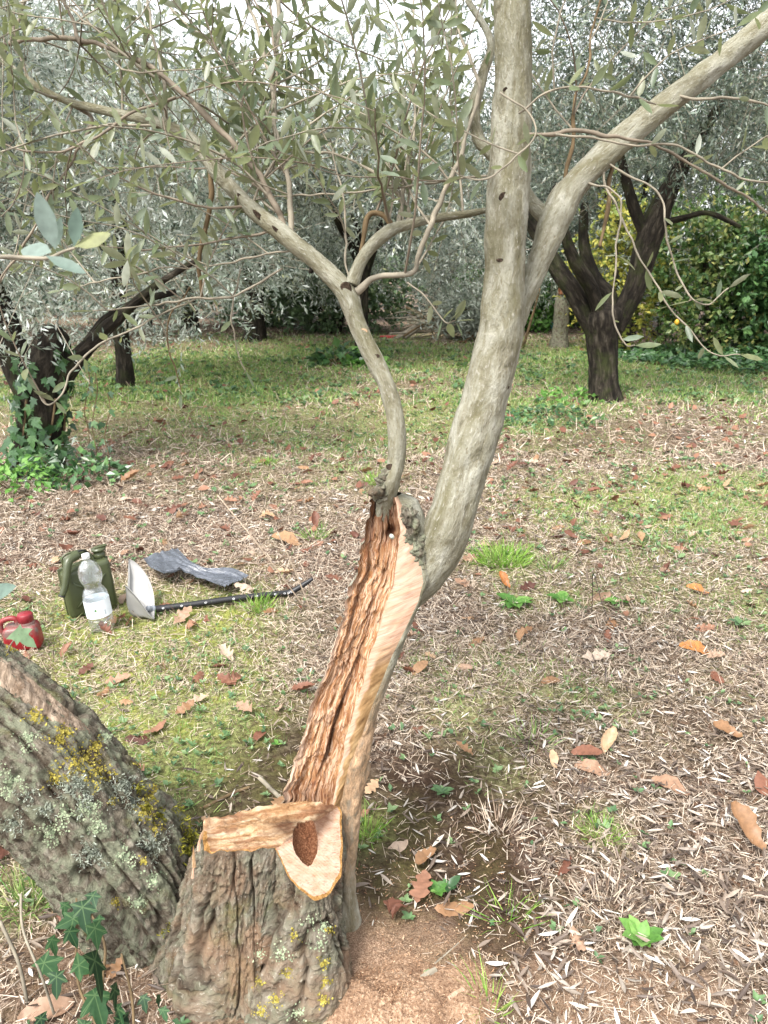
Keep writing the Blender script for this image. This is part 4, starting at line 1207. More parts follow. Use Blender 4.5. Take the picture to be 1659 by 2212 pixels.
# the bent main trunk
TRK = [(862, 1310, 1.640, 30), (900, 1255, 1.632, 46), (945, 1190, 1.625, 52), (975, 1115, 1.615, 50), (1000, 1030, 1.63, 51), (1028, 930, 1.645, 53), (1056, 830, 1.66, 50), (1080, 720, 1.67, 48), (1089, 600, 1.675, 43), (1094, 450, 1.68, 44), (1104, 300, 1.69, 43), (1108, 150, 1.70, 41), (1105, 0, 1.71, 40), (1100, -150, 1.73, 39), (1090, -330, 1.76, 37), (1080, -520, 1.80, 34)]
tube("trunk", TRK, 260, 90, M_PALE, TREE, smooth_bark(0.0045, 171, 42))
tube("limb", [(1085, 800, 1.69, 26), (1110, 705, 1.71, 22), (1143, 615, 1.73, 23), (1178, 530, 1.755, 29), (1203, 466, 1.775, 35), (1240, 402, 1.795, 28), (1330, 312, 1.83, 28), (1420, 240, 1.87, 27), (1500, 178, 1.90, 26), (1580, 115, 1.94, 26), (1665, 45, 1.98, 25), (1800, -60, 2.05, 23), (1950, -160, 2.12, 20)], 150, 56, M_PALE, TREE, smooth_bark(0.004, 181, 46), label="grey-green limb rising to the upper right")
tube("branch_stub", [(1195, 480, 1.775, 26), (1175, 462, 1.78, 20), (1155, 445, 1.80, 16), (1120, 400, 1.84, 14), (1060, 330, 1.88, 14), (1035, 300, 1.90, 13), (1022, 240, 1.92, 15), (1040, 170, 1.94, 12), (1060, 90, 1.98, 9), (1010, 0, 2.02, 7)], 80, 24, M_PALE, TREE, smooth_bark(0.002, 185, 60))
# flaky callus between hollow and trunk
def callus(amp, seed):
    return lambda TH, S, RR, g: amp * (1.2 * fbm(g * 45, 3, seed) + 1.0 * fbm(g * 110, 3, seed + 2) - .8 * np.clip(1 - np.abs(vnoise(g * 60, seed + 4)) / .2, 0, 1))
tube("callus", [(868, 1088, 1.605, 6), (878, 1108, 1.600, 18), (890, 1140, 1.600, 23), (898, 1175, 1.597, 24), (906, 1207, 1.594, 18), (914, 1245, 1.588, 10), (915, 1270, 1.58, 5)], 90, 70, M_LIMB, TREE, callus(0.009, 191), label="dark flaky callus between hollow and trunk")
# leaning side branch rising from the hollow's top
q_left, _ = tube("branch", [(826, 1130, 1.640, 18), (834, 1080, 1.62, 20), (845, 1040, 1.60, 20), (855, 1000, 1.605, 20), (858, 950, 1.61, 19), (852, 890, 1.62, 19), (838, 840, 1.63, 19), (815, 790, 1.645, 19), (790, 740, 1.66, 19), (768, 690, 1.675, 19), (752, 640, 1.69, 23), (725, 605, 1.70, 22), (680, 562, 1.715, 20), (640, 530, 1.73, 20), (600, 495, 1.745, 18), (540, 448, 1.77, 16), (500, 405, 1.785, 15), (468, 368, 1.80, 17), (440, 330, 1.815, 14), (400, 290, 1.835, 12), (330, 262, 1.86, 11), (230, 240, 1.90, 9.5), (130, 213, 1.94, 8), (50, 165, 1.98, 7), (-30, 100, 2.02, 6), (-150, 0, 2.08, 4)], 220, 32, M_PALE, TREE, smooth_bark(0.0022, 201, 60), label="slender grey branch sweeping to the upper left")
tube("callus", [(812, 1085, 1.60, 10), (824, 1062, 1.600, 18), (832, 1040, 1.598, 19), (836, 1020, 1.60, 13), (840, 1000, 1.605, 7)], 60, 60, M_LIMB, TREE, callus(0.008, 205))
tube("branch_stub", [(820, 1060, 1.59, 12), (808, 1062, 1.575, 9), (800, 1068, 1.565, 8)], 10, 14, M_STUMP, TREE, callus(0.003, 207))
tube("branch_stub", [(678, 565, 1.71, 8), (674, 580, 1.71, 6), (670, 590, 1.71, 4)], 10, 14, M_DARK, TREE)
M_SCAR = grainy("dark_scar", [(0.35, (0.012, 0.008, 0.006)), (0.55, (0.05, 0.035, 0.025)), (0.7, (0.14, 0.10, 0.07))], 200)
M_CUTEND = flat_mat("old_cut_wood", (0.42, 0.28, 0.17), 0.8, 0.2, 0.25, 60)
# scars: small oval plates bedded in the bark
def scar(u, v, Y, a, b, tilt, mat, name="pruning_scar", back=0.0):
    c = P(u, v, Y)
    s = px(c)
    view = norm((CAM - c)[None])[0]
    rt = norm(np.cross(np.array([0, 0, 1.0]), view)[None])[0]; up = np.cross(view, rt)
    ct, st = math.cos(tilt), math.sin(tilt)
    e1, e2 = ct * rt + st * up, -st * rt + ct * up
    rings = [(0.0, 0.1), (0.55, 0.08), (0.85, 0.12), (1.0, 0.1), (1.12, -0.6)]
    V = [c + view * (0.1 * 0.004)]
    K = 18
    for r_, h_ in rings[1:]:
        for k in range(K):
            t = 2 * math.pi * k / K
            V.append(c + s * r_ * (a * math.cos(t) * e1 + b * math.sin(t) * e2) * (1 + 0.08 * math.sin(3 * t + u)) + view * (h_ * 0.004))
    T = [(0, 1 + k, 1 + (k + 1) % K) for k in range(K)]
    Q = []
    for r_ in range(3):
        for k in range(K):
            Q.append((1 + r_ * K + k, 1 + (r_ + 1) * K + k, 1 + (r_ + 1) * K + (k + 1) % K, 1 + r_ * K + (k + 1) % K))
    part(name, np.array(V), [np.array(T), np.array(Q)], mat, TREE)
def scar_on(pts_q, u, v, a, b, tilt, mat):
    # on the surface of a swept stem: find the stem centre nearest in view and step out by its radius
    U, W, D = proj(pts_q[:, :3])
    k = np.argmin((U - u) ** 2 + (W - v) ** 2)
    c, r = pts_q[k, :3], pts_q[k, 3]
    off = abs(u - U[k]) * px(c)
    Yf = c[1] - math.sqrt(max(r * r - off * off, 0)) * 0.97
    scar(u, v, Yf, a, b, tilt, mat)
q_trk = crom(np.array([list(P(u, v, y)) + [r * px(P(u, v, y))] for u, v, y, r in TRK]), 200)
for u, v, a, b, t in [(1090, 425, 12, 9, 0.2), (1080, 562, 7, 4, 0), (1106, 675, 8, 4, 0.2), (1093, 838, 7, 4, 0.3), (1105, 375, 4, 4, 0), (1092, 195, 5, 6, 0)]:
    scar_on(q_trk, u, v, a, b, t, M_SCAR)
for u, v, a, b, t in [(748, 622, 10, 13, 0.7), (812, 770, 7, 5, 0.2), (842, 1008, 8, 6, 0.2), (566, 472, 24, 5, -0.70), (603, 502, 18, 4, -0.70), (522, 428, 12, 4, -0.75)]:
    scar_on(q_left, u, v, a, b, t, M_SCAR)
scar_on(q_left, 784, 716, 10, 6, -0.2, M_CUTEND)

# other branches that can be followed in the picture: (points, material)
BR = [
 ([(625, 515, 1.735, 10), (600, 455, 1.75, 9), (555, 380, 1.77, 9), (490, 300, 1.79, 9), (400, 205, 1.82, 8.5), (300, 130, 1.86, 8), (200, 95, 1.90, 7), (90, 85, 1.95, 6.5), (0, 105, 2.0, 5), (-100, 150, 2.05, 3)], M_TWIG_RED),
 ([(628, 515, 1.74, 9), (622, 420, 1.77, 8), (606, 320, 1.80, 8), (590, 220, 1.84, 8), (585, 160, 1.86, 8), (600, 80, 1.90, 7), (606, -10, 1.94, 6), (610, -150, 2.0, 4)], M_TWIG),
 ([(585, 165, 1.86, 7), (560, 90, 1.9, 6), (535, 10, 1.94, 5), (500, -80, 1.98, 3)], M_TWIG),
 ([(360, 265, 1.85, 6), (352, 180, 1.88, 5.5), (335, 90, 1.92, 5), (310, -10, 1.97, 4), (290, -90, 2.0, 3)], M_TWIG),
 ([(175, 95, 1.91, 6), (150, 40, 1.94, 5.5), (135, -20, 1.98, 5), (120, -80, 2.0, 3)], M_TWIG_RED),
 ([(345, 175, 1.83, 5), (270, 110, 1.83, 5), (180, 40, 1.85, 4), (110, -20, 1.87, 3)], M_TWIG),
 ([(455, 375, 1.80, 8), (452, 440, 1.795, 7.5), (440, 510, 1.79, 7), (436, 580, 1.79, 6.5), (438, 640, 1.79, 5)], M_TWIG_DARK),
 ([(760, 615, 1.69, 15), (775, 575, 1.70, 14), (800, 535, 1.715, 14), (840, 500, 1.73, 14), (880, 485, 1.745, 11), (950, 470, 1.77, 9), (1010, 462, 1.79, 8), (1060, 455, 1.81, 6), (1140, 470, 1.84, 4)], M_PALE),
 ([(850, 492, 1.735, 9), (828, 465, 1.74, 8), (800, 462, 1.74, 8), (788, 490, 1.735, 8), (782, 530, 1.73, 7), (775, 580, 1.72, 5)], M_TWIG_DARK),
 ([(868, 487, 1.74, 6), (885, 465, 1.76, 6), (870, 425, 1.78, 6), (830, 390, 1.80, 5.5), (780, 360, 1.83, 5), (690, 330, 1.86, 4.5), (560, 330, 1.88, 4), (400, 345, 1.92, 3)], M_TWIG),
 ([(770, 630, 1.685, 12), (800, 608, 1.68, 9), (840, 597, 1.675, 8.5), (893, 592, 1.67, 8), (905, 560, 1.67, 8), (925, 500, 1.68, 7.5), (955, 420, 1.70, 7.5), (985, 350, 1.72, 7), (1020, 260, 1.75, 6.5), (1035, 180, 1.79, 6), (1000, 80, 1.83, 5), (985, -20, 1.88, 4)], M_TWIG),
 ([(860, 487, 1.745, 8), (868, 430, 1.77, 7.5), (875, 380, 1.80, 7), (890, 310, 1.83, 6), (900, 200, 1.88, 5), (895, 60, 1.92, 4), (900, -60, 1.98, 3)], M_TWIG),
 ([(755, 610, 1.70, 4), (745, 540, 1.72, 4), (735, 440, 1.75, 3.5), (720, 330, 1.78, 3)], M_TWIG),
 ([(560, 410, 1.77, 4), (600, 290, 1.80, 4), (530, 190, 1.83, 4), (420, 70, 1.86, 4), (330, -30, 1.9, 3)], M_TWIG),
 ([(1140, 290, 1.66, 6), (1210, 285, 1.65, 6), (1300, 292, 1.65, 6), (1400, 310, 1.66, 5), (1480, 345, 1.67, 5), (1560, 390, 1.68, 5), (1660, 455, 1.70, 4), (1760, 540, 1.72, 3)], M_TWIG_RED),
 ([(1200, 290, 1.65, 4), (1330, 310, 1.64, 4), (1450, 315, 1.64, 4), (1540, 360, 1.645, 4), (1600, 385, 1.65, 4), (1680, 395, 1.66, 3)], M_TWIG),
 ([(1330, 330, 1.83, 7), (1318, 400, 1.82, 7), (1305, 470, 1.81, 6), (1290, 530, 1.80, 5)], M_TWIG_DARK),
 ([(1222, 430, 1.79, 6), (1228, 350, 1.80, 6), (1240, 290, 1.81, 6), (1250, 200, 1.83, 5), (1280, 60, 1.87, 4), (1310, -60, 1.9, 3)], M_TWIG_DARK),
 ([(1300, 350, 1.80, 4), (1340, 460, 1.77, 4), (1400, 590, 1.74, 3.5), (1470, 690, 1.72, 3), (1530, 760, 1.71, 2.5), (1600, 772, 1.71, 2)], M_TWIG),
 ([(1310, 350, 1.80, 4), (1420, 420, 1.76, 4), (1440, 520, 1.74, 3.5), (1480, 640, 1.72, 3), (1530, 660, 1.71, 3), (1580, 620, 1.71, 2)], M_TWIG),
 ([(1250, 390, 1.79, 4), (1340, 420, 1.75, 3.5), (1330, 540, 1.72, 3.5), (1320, 640, 1.71, 3), (1350, 740, 1.70, 3), (1375, 745, 1.70, 2)], M_TWIG),
 ([(1460, 205, 1.86, 5), (1530, 215, 1.85, 5), (1600, 218, 1.85, 5), (1680, 235, 1.86, 4)], M_TWIG),
 ([(1080, 200, 1.63, 3.5), (1150, 265, 1.60, 3.5), (1110, 340, 1.58, 3.5), (1060, 385, 1.57, 3.5), (1010, 378, 1.57, 3), (980, 360, 1.57, 2)], M_TWIG),
 ([(1120, 245, 1.62, 4), (1180, 205, 1.60, 4), (1240, 185, 1.58, 4), (1330, 200, 1.58, 4), (1420, 225, 1.6, 3)], M_TWIG),
 ([(1060, 380, 1.75, 4), (1000, 385, 1.75, 4), (880, 400, 1.75, 4), (760, 415, 1.76, 3.5), (640, 425, 1.78, 3), (500, 430, 1.8, 2.5)], M_TWIG),
 ([(140, 215, 1.94, 6), (200, 270, 1.93, 5.5), (150, 360, 1.92, 5), (90, 460, 1.91, 5), (20, 580, 1.90, 4), (-40, 680, 1.9, 3)], M_TWIG_RED),
 ([(380, 210, 1.82, 5), (290, 240, 1.8, 5), (200, 300, 1.78, 5), (120, 330, 1.77, 4), (0, 310, 1.77, 3)], M_TWIG_RED),
 ([(430, 640, 1.8, 3.5), (330, 690, 1.72, 3.5), (220, 745, 1.66, 3.5), (150, 800, 1.62, 3.5), (130, 850, 1.6, 3), (105, 872, 1.6, 3), (82, 845, 1.6, 2.5)], M_TWIG),
 ([(610, 580, 1.8, 4), (500, 640, 1.75, 4), (400, 650, 1.72, 4), (300, 660, 1.72, 3), (200, 670, 1.7, 2.5)], M_TWIG),
 ([(640, 540, 1.75, 3.5), (540, 560, 1.75, 3.5), (430, 580, 1.76, 3), (300, 590, 1.78, 3), (130, 630, 1.8, 2)], M_TWIG),
 ([(880, 610, 1.66, 3), (920, 640, 1.65, 3), (955, 690, 1.64, 2.5), (985, 690, 1.64, 2)], M_TWIG),
 ([(410, 620, 1.78, 3), (360, 700, 1.77, 3), (375, 790, 1.77, 2.5), (385, 850, 1.77, 2)], M_TWIG_DARK),
 ([(520, 580, 1.8, 3), (500, 660, 1.79, 3), (510, 740, 1.79, 2.5), (530, 800, 1.79, 2)], M_TWIG),
 # limbs of the crown above the picture, their twigs hang into it
 ([(1095, -250, 1.75, 26), (900, -420, 1.9, 22), (650, -480, 2.1, 18), (400, -420, 2.3, 14), (150, -300, 2.5, 10), (-100, -200, 2.6, 6)], M_PALE),
 ([(1085, -350, 1.77, 24), (1000, -480, 2.1, 20), (850, -430, 2.5, 15), (700, -300, 2.9, 10), (560, -200, 3.2, 6)], M_PALE),
 ([(1085, -330, 1.77, 22), (1250, -450, 1.95, 18), (1450, -420, 2.3, 14), (1600, -300, 2.6, 9), (1750, -150, 2.8, 5)], M_PALE),
 ([(1085, -300, 1.77, 20), (1130, -400, 2.2, 16), (1150, -330, 2.7, 11), (1180, -200, 3.1, 7)], M_PALE),
 ([(250, -345, 2.42, 9), (150, -150, 2.2, 8), (60, 0, 2.1, 6), (-20, 200, 2.05, 4)], M_TWIG),
]
paths = []
for pts, mt in BR:
    if mt is not M_PALE: pts = [(a, b, c, d * (.72 if d > 5 else .6)) for a, b, c, d in pts]
    qv, o = tube("branch" if max(p[3] for p in pts) >= 5.5 else "twig", pts, 14 * len(pts), 14 if mt is M_PALE else 8, mt, TREE, smooth_bark(0.0012, 300 + len(paths), 90) if mt is M_PALE else None)
    paths.append(qv)
paths.append(q_left[120:])

# thin twigs with leaf pairs
leafP, leafD, leafN = [], [], []
def add_leaves(path, spacing, start=0.2, miss=0.15):
    s = np.concatenate([[0], np.cumsum(np.linalg.norm(np.diff(path, axis=0), axis=1))])
    Ltot = s[-1]
    d0 = start * Ltot
    ph = rng.random() * 3
    while d0 < Ltot:
        pt = np.array([np.interp(d0, s, path[:, k]) for k in range(3)])
        k = min(np.searchsorted(s, d0), len(path) - 1); k = max(k, 1)
        t = norm((path[k] - path[k - 1])[None])[0]
        ref = np.cross(t, np.array([math.sin(ph), math.cos(ph), 0.4])); ref /= max(np.linalg.norm(ref), 1e-6)
        for sg in (-1, 1):
            if rng.random() < miss: continue
            d = t * (0.25 + 0.4 * rng.random()) + sg * ref * 0.9 + 0.35 * rng.normal(size=3) + np.array([0, 0, .12])
            leafP.append(pt); leafD.append(d); leafN.append(np.array([0, -0.25, 1.0]) + 0.75 * rng.normal(size=3))
        ph += 1.4
        d0 += spacing * (0.7 + 0.6 * rng.random())
    leafP.append(path[-1]); leafD.append(path[-1] - path[-2]); leafN.append(np.array([0, -0.2, 1]) + 0.5 * rng.normal(size=3))

def grow(start, d, L, r0, droop, nseg=9):
    pts = [start]; d = d / np.linalg.norm(d)
    bend = rng.normal(size=3) * 0.16
    for k in range(nseg):
        d = d + bend * 0.6 + rng.normal(size=3) * 0.10 + np.array([0, 0, -droop])
        d = d / np.linalg.norm(d)
        pts.append(pts[-1] + d * L / nseg)
    return np.array(pts), np.linspace(r0, r0 * 0.35, nseg + 1)

def clear_zone(p):
    """keep thin leafy twigs off the open middle and lower part of the place"""
    u, v, D = proj(p)
    if v > 640: return False
    if 300 < v < 600 and 480 < u < 1030 and p[1] > 1.7 and rng.random() < .3: return True
    if D < 1.25: return False
    if v > 470 and 480 < u < 1230: return False
    if v > 330 and 640 < u < 1180 and rng.random() < 0.55: return False
    if 1035 < u < 1165 and v > -60 and p[1] < 1.68: return False
    if u > 1150 and v > 20 and p[1] < 2.0 and rng.random() < .75: return False
    if u > 1150 and v > 380: return False
    return True
ntw = 0
tries = 0
twig_w = np.array([len(q) for q in paths], float); twig_w /= twig_w.sum()
while ntw < 168 and tries < 3000:
    tries += 1
    q = paths[rng.choice(len(paths), p=twig_w)]
    k = int(rng.integers(2, len(q) - 1))
    t = norm((q[k + 1 if k + 1 < len(q) else k] - q[k - 1])[None, :3])[0]
    d = t * 0.5 + rand_dirs(1)[0] * 0.9 + np.array([0, 0.12, 0.1])
    path, rad = grow(q[k, :3], d, 0.22 + 0.42 * rng.random(), min(0.0032, max(q[k, 3] * 0.5, 0.0018)), -0.01 + 0.05 * rng.random())
    if not (clear_zone(path[-1]) and clear_zone(path[5])): continue
    ue, ve, De = proj(path[-1]); 
    if ve < -500 or ue < -500 or ue > 2200: continue
    V, F, A = sweep(path, rad, 5, None, False)
    part("twig", V, F, [M_TWIG, M_TWIG_RED, M_TWIG][ntw % 3], TREE, A)
    add_leaves(path, 0.030, 0.15, 0.2)
    ntw += 1
for idx, sp, st in [(14, 0.12, .5), (15, 0.09, .4), (18, 0.05, .45), (19, .055, .4), (20, .06, .5), (21, .06, .3), (22, .035, .35), (23, .05, .2), (27, .06, .35), (28, .06, .4), (29, .06, .3), (30, .02, .5), (31, .05, .6), (32, .04, .5), (24, .07, .3), (9, .06, .5), (25, .08, .3)]:
    add_leaves(paths[idx][:, :3], sp, st, 0.3)
# spray of leaves close to the eye at the left
tube("twig", [(-420, 250, 1.30, 6), (-300, 440, 1.05, 6), (-120, 545, .92, 5.5), (0, 548, 0.90, 5), (90, 550, .89, 4.5), (140, 540, .885, 3.5), (162, 533, .88, 2.5)], 40, 10, M_TWIG, TREE)
tube("twig", [(-150, 0, 2.08, 4), (-300, 60, 1.8, 4), (-420, 250, 1.30, 4)], 24, 8, M_TWIG, TREE)
tube("twig", [(-300, 440, 1.05, 5), (-280, 900, .95, 4.5), (-160, 1220, .9, 4), (-60, 1300, .88, 3)], 30, 8, M_TWIG, TREE)
LEAFN = leaf_meshes("leaf", OLIVE_FINE, M_LEAF_NEAR)
def close_leaf(b, t, Y, nrm, w=1.0, dy=0.0):
    p0, p1 = P(*b, Y), P(*t, Y + dy)
    L = np.linalg.norm(p1 - p0)
    R = frames((p1 - p0)[None], np.array([nrm], float))[0]
    M = mat4(p0, R * np.array([w, 1, 1])[None, :], L)
    link_mesh("leaf", LEAFN[0], M, TREE)
M_SPRAY = leaf_mat("olive_leaf_spray", [(0.0, (0.10, 0.15, 0.12)), (1.0, (0.17, 0.22, 0.19))], [(0.0, (0.16, 0.18, 0.06)), (1.0, (0.2, 0.21, 0.10))], 0.25, 0.55, 0.3)
LEAFN[0] = leaf_meshes("leaf", OLIVE_FINE[:1], M_SPRAY)[0]
close_leaf((120, 540), (82, 415), .89, (0.1, -1, .4), 1.25)
close_leaf((112, 545), (50, 545), .90, (0, -.8, .8), 1.9, .02)
close_leaf((118, 538), (135, 470), .91, (0, -1, .3), 1.2)
close_leaf((160, 533), (170, 448), .88, (.1, -1, .3), 1.35)
close_leaf((160, 533), (236, 500), .88, (-.1, .9, -.7), 1.5)
close_leaf((98, 552), (186, 596), .88, (0, -.7, .8), 1.15)
close_leaf((90, 552), (88, 580), .9, (0, 1, .3), 1.0)
close_leaf((165, 530), (172, 500), .9, (1, .6, .3), 1.0)
close_leaf((-60, 1300), (42, 1268), .88, (0, -.8, .7), 1.25)
LEAFN = leaf_meshes("leaf", OLIVE_FINE, M_LEAF_NEAR)

leafP, leafD, leafN = np.array(leafP), np.array(leafD), np.array(leafN)
leafL = 0.034 + 0.022 * rng.random(len(leafP))
leafR = frames(leafD, leafN)
tipp = leafP + norm(leafD) * (leafL * 0.5)[:, None]
U, W, D = proj(tipp)
vis = (U > 5) & (U < 1650) & (W > 5) & (W < 2200)
order = np.argsort(np.where(vis, -(leafL / D), 1))[:288]
mask = np.ones(len(leafP), bool); mask[order] = False
for k in order:
    link_mesh("leaf", LEAFN[int(rng.integers(4))], mat4(leafP[k], leafR[k], leafL[k]), TREE)
V, F, A = scatter(OLIVE_MID[0], OLIVE_MID[1], leafP[mask], leafR[mask], leafL[mask])
part("leaves", V, F, M_LEAF_NEAR, TREE, A, "stuff")
print("near leaves", len(leafP), "visible", int(vis.sum()), "twigs", ntw)

# splinters and crumbs in the gap between stump and limb
for k, (u, v, Y, l, a) in enumerate([(429, 1818, 1.285, 40, 0.15), (420, 1850, 1.275, 46, -0.05), (434, 1800, 1.30, 26, 0.3), (416, 1880, 1.265, 34, 0.1)]):
    b, t = P(u, v + l / 2, Y), P(u + a * l, v - l / 2, Y + 0.012)
    w = px(b) * (3.2 + 1.6 * rng.random())
    q = np.array([b, b * .6 + t * .4 + rng.normal(size=3) * .001, t])
    V, F, A = sweep(q, [w, w * .7, w * .1], 5, None, True)
    A["grain"] = A["grain"][:, [2, 0, 1]]
    part("splinter", V, F, M_FRESH if k % 3 == 0 else M_SAWN, TREE, A, smooth=False)

# sawdust heap against the stem
nu_, nv_ = 120, 70
aa = np.linspace(0, 2 * math.pi, nu_, endpoint=False); rr_ = np.linspace(0, 1, nv_)
AA, RRm = np.meshgrid(aa, rr_)
c0 = G(850, 2175); c0[2] = 0
lobe = (1 + .22 * np.sin(2 * AA + 1) + .12 * np.sin(5 * AA) + .06 * np.sin(9 * AA + 2))
mx = c0[0] + RRm * np.cos(AA) * 0.20 * lobe; my = c0[1] + RRm * np.sin(AA) * 0.16 * lobe
mz = height(mx, my) - 0.010 + 0.050 * np.clip(1 - RRm, 0, 1) ** .8 * (1 + 0.5 * noise2(mx, my, 10, 3, 8).reshape(mx.shape)) + 0.010 * (1 - RRm) * noise2(mx, my, 45, 3, 18).reshape(mx.shape) + .004 * noise2(mx, my, 150, 3, 28).reshape(mx.shape)
i = np.arange(nv_ - 1)[:, None] * nu_; j = np.arange(nu_)[None]; jn = (j + 1) % nu_
sdh = part("sawdust_heap", np.stack([mx, my, mz], -1).reshape(-1, 3), np.stack([i + j, i + nu_ + j, i + nu_ + jn, i + jn], -1).reshape(-1, 4), M_SAWDUST)
tag(sdh, "heap of reddish sawdust against the foot of the split trunk", "sawdust", None, "stuff")
k = rng.integers(0, nu_ * nv_, 4200)
hp_ = np.stack([mx.ravel()[k], my.ravel()[k], mz.ravel()[k] + .002], 1) + rng.normal(size=(4200, 3)) * [.006, .006, .0]
V, F, A = scatter(chip[0], chip[1], hp_, lie(4200, .6), np.stack([0.0010 + 0.0022 * rng.random(4200), 0.0014 + 0.005 * rng.random(4200) ** 3, 0.0015 + 0.0015 * rng.random(4200)], 1))
tag(part("sawdust_chips", V, F, M_CHIP, None, A, "stuff", smooth=False), "coarse wood flakes on the sawdust heap")

# ------------------------------------------------------------------ trees behind
def leaf_cloud(blobs_, n_twigs, per, L, spread=0.28, droop=0.25, shape=OLIVE_FAR, top_thin=None):
    bl = np.array(blobs_, float)
    wgt = bl[:, 3] * bl[:, 4] * bl[:, 5]
    k = rng.choice(len(bl), n_twigs, p=wgt / wgt.sum())
    d = rand_dirs(n_twigs)
    r = rng.random(n_twigs) ** 0.45
    c = bl[k, :3] + d * r[:, None] * bl[k, 3:6]
    td = norm(d * 0.5 + rng.normal(size=(n_twigs, 3)) * 0.7 + np.array([0, 0, -droop]))
    ln = spread * (0.5 + rng.random(n_twigs))
    t = (np.arange(per) + 0.5) / per
    pos = c[:, None, :] + td[:, None, :] * (ln[:, None] * t[None, :])[..., None] + np.array([0, 0, -0.06]) * (t ** 2)[None, :, None]
    pos = pos.reshape(-1, 3)
    TD = np.repeat(td, per, 0)
    m = len(pos)
    ld = TD * 0.5 + rand_dirs(m) * 0.8
    nn = np.array([0, 0, 1.0]) + rng.normal(size=(m, 3)) * 0.8
    leaf = scatter(shape[0], shape[1], pos, frames(ld, nn), L * (0.65 + 0.7 * rng.random(m)), np.clip(np.repeat(rng.random(n_twigs), per) * 0.6 + 0.4 * rng.random(m), 0, 1))
    return leaf, c, td, ln

def twig_sticks(c, td, ln, w):
    n = len(c)
    T = (np.array([(-.5, 0, 0), (.5, 0, 0), (.3, 1, 0), (-.3, 1, 0)], float), [np.array([(0, 1, 2, 3)])])
    st = c - td * (ln * 1.2)[:, None]
    return scatter(T[0], T[1], st, frames(td, rand_dirs(n)), np.stack([np.full(n, w), ln * 2.2, ln], 1))

def trunk_tube(name, pts, parent, mat=None, amp=0.02, n=60, sides=30, world=True):
    q = crom(np.array(pts, float), n)
    V, F, A = sweep(q[:, :3], q[:, 3], sides, (lambda TH, S, RR, g: amp * (fbm(g * np.array([9, 9, 2.5]), 3, 7) + 0.5 * fbm(g * np.array([28, 28, 8]), 2, 17))) if amp else None)
    return part(name, V, F, mat or M_DARK, parent, A)

def wp(u, v, Y, rpx):
    p = P(u, v, Y)
    return list(p) + [rpx * px(p)]

TR = []
def back_tree(base, label, trunks, blobs_, ntw, per, L, mat, group="olive trees behind the split trunk", spread=.3, stick=0.006, droop=0.25):
    t = thing("olive_tree", tuple(base), label, "tree", group)
    for nm, pts, amp in trunks:
        trunk_tube(nm, pts, t, M_DARK, amp)
    (V, F, A), c, td, ln = leaf_cloud(blobs_, ntw, per, L, spread, droop)
    part("crown", V, F, mat, t, A, "stuff", smooth=False)
    V, F, A = twig_sticks(c[::3], td[::3], ln[::3], stick)
    part("twigs", V, F, M_TWIG, t, A, "stuff", smooth=False)
    return t

# dark tree at right
b = G(1305, 862)
Yb = b[1]
T_R = back_tree((b[0], b[1], 0), "dark-barked olive tree with a forked trunk at the right", [
    ("trunk", [wp(1310, 900, Yb, 50), wp(1306, 865, Yb, 38), wp(1303, 830, Yb, 32), wp(1302, 780, Yb, 30), wp(1300, 730, Yb, 34), wp(1302, 690, Yb, 43), wp(1302, 668, Yb, 36), wp(1302, 655, Yb, 12)], 0.02),
    ("limb", [wp(1285, 715, Yb, 19.7), wp(1262, 675, Yb, 19.7), wp(1235, 625, Yb, 18.9), wp(1205, 580, Yb + .1, 18.0), wp(1170, 520, Yb + .2, 14.8), wp(1120, 440, Yb + .2, 11.5), wp(1060, 350, Yb + .2, 7.4)], 0.012),
    ("limb", [wp(1300, 710, Yb, 18.0), wp(1290, 660, Yb - .1, 15.6), wp(1270, 610, Yb - .2, 14.8), wp(1240, 560, Yb - .3, 13.1), wp(1220, 500, Yb - .4, 9.8), wp(1200, 400, Yb - .5, 7.4)], 0.012),
    ("limb", [wp(1310, 690, Yb + .1, 16.4), wp(1318, 640, Yb + .2, 14.8), wp(1285, 600, Yb + .3, 13.9), wp(1262, 530, Yb + .4, 11.5), wp(1262, 440, Yb + .5, 8.2)], 0.012),
    ("limb", [wp(1325, 710, Yb, 21.3), wp(1350, 665, Yb, 21.3), wp(1378, 600, Yb, 23.0), wp(1395, 540, Yb, 26.2), wp(1415, 480, Yb, 27.9), wp(1440, 420, Yb, 21.3), wp(1490, 330, Yb, 13.9), wp(1560, 220, Yb, 9.0)], 0.014),
    ("limb", [wp(1400, 520, Yb, 11.5), wp(1370, 450, Yb, 13.1), wp(1350, 380, Yb, 9.8), wp(1330, 280, Yb, 6.6)], 0.01),
    ("limb", [wp(1440, 480, Yb, 7.4), wp(1480, 470, Yb - .2, 6.6), wp(1530, 460, Yb - .5, 5.7), wp(1600, 490, Yb - .6, 4.1)], 0.004)],
    [(b[0] + .1, Yb, 3.3, 1.5, 1.6, 1.1), (b[0] + 1.3, Yb - .2, 3.0, 1.2, 1.3, 1.0), (b[0] - 1.1, Yb + .2, 3.0, 1.0, 1.2, .9), (b[0] + .6, Yb - .3, 2.45, .55, .5, .45), (b[0] + 1.9, Yb - .6, 2.2, .7, .8, .75), (b[0] - .5, Yb + .3, 1.95, .35, .4, .25), (b[0] + .1, Yb - .2, 4.3, 1.5, 1.4, .8)],
    3200, 15, 0.060, M_LEAF_DARK)

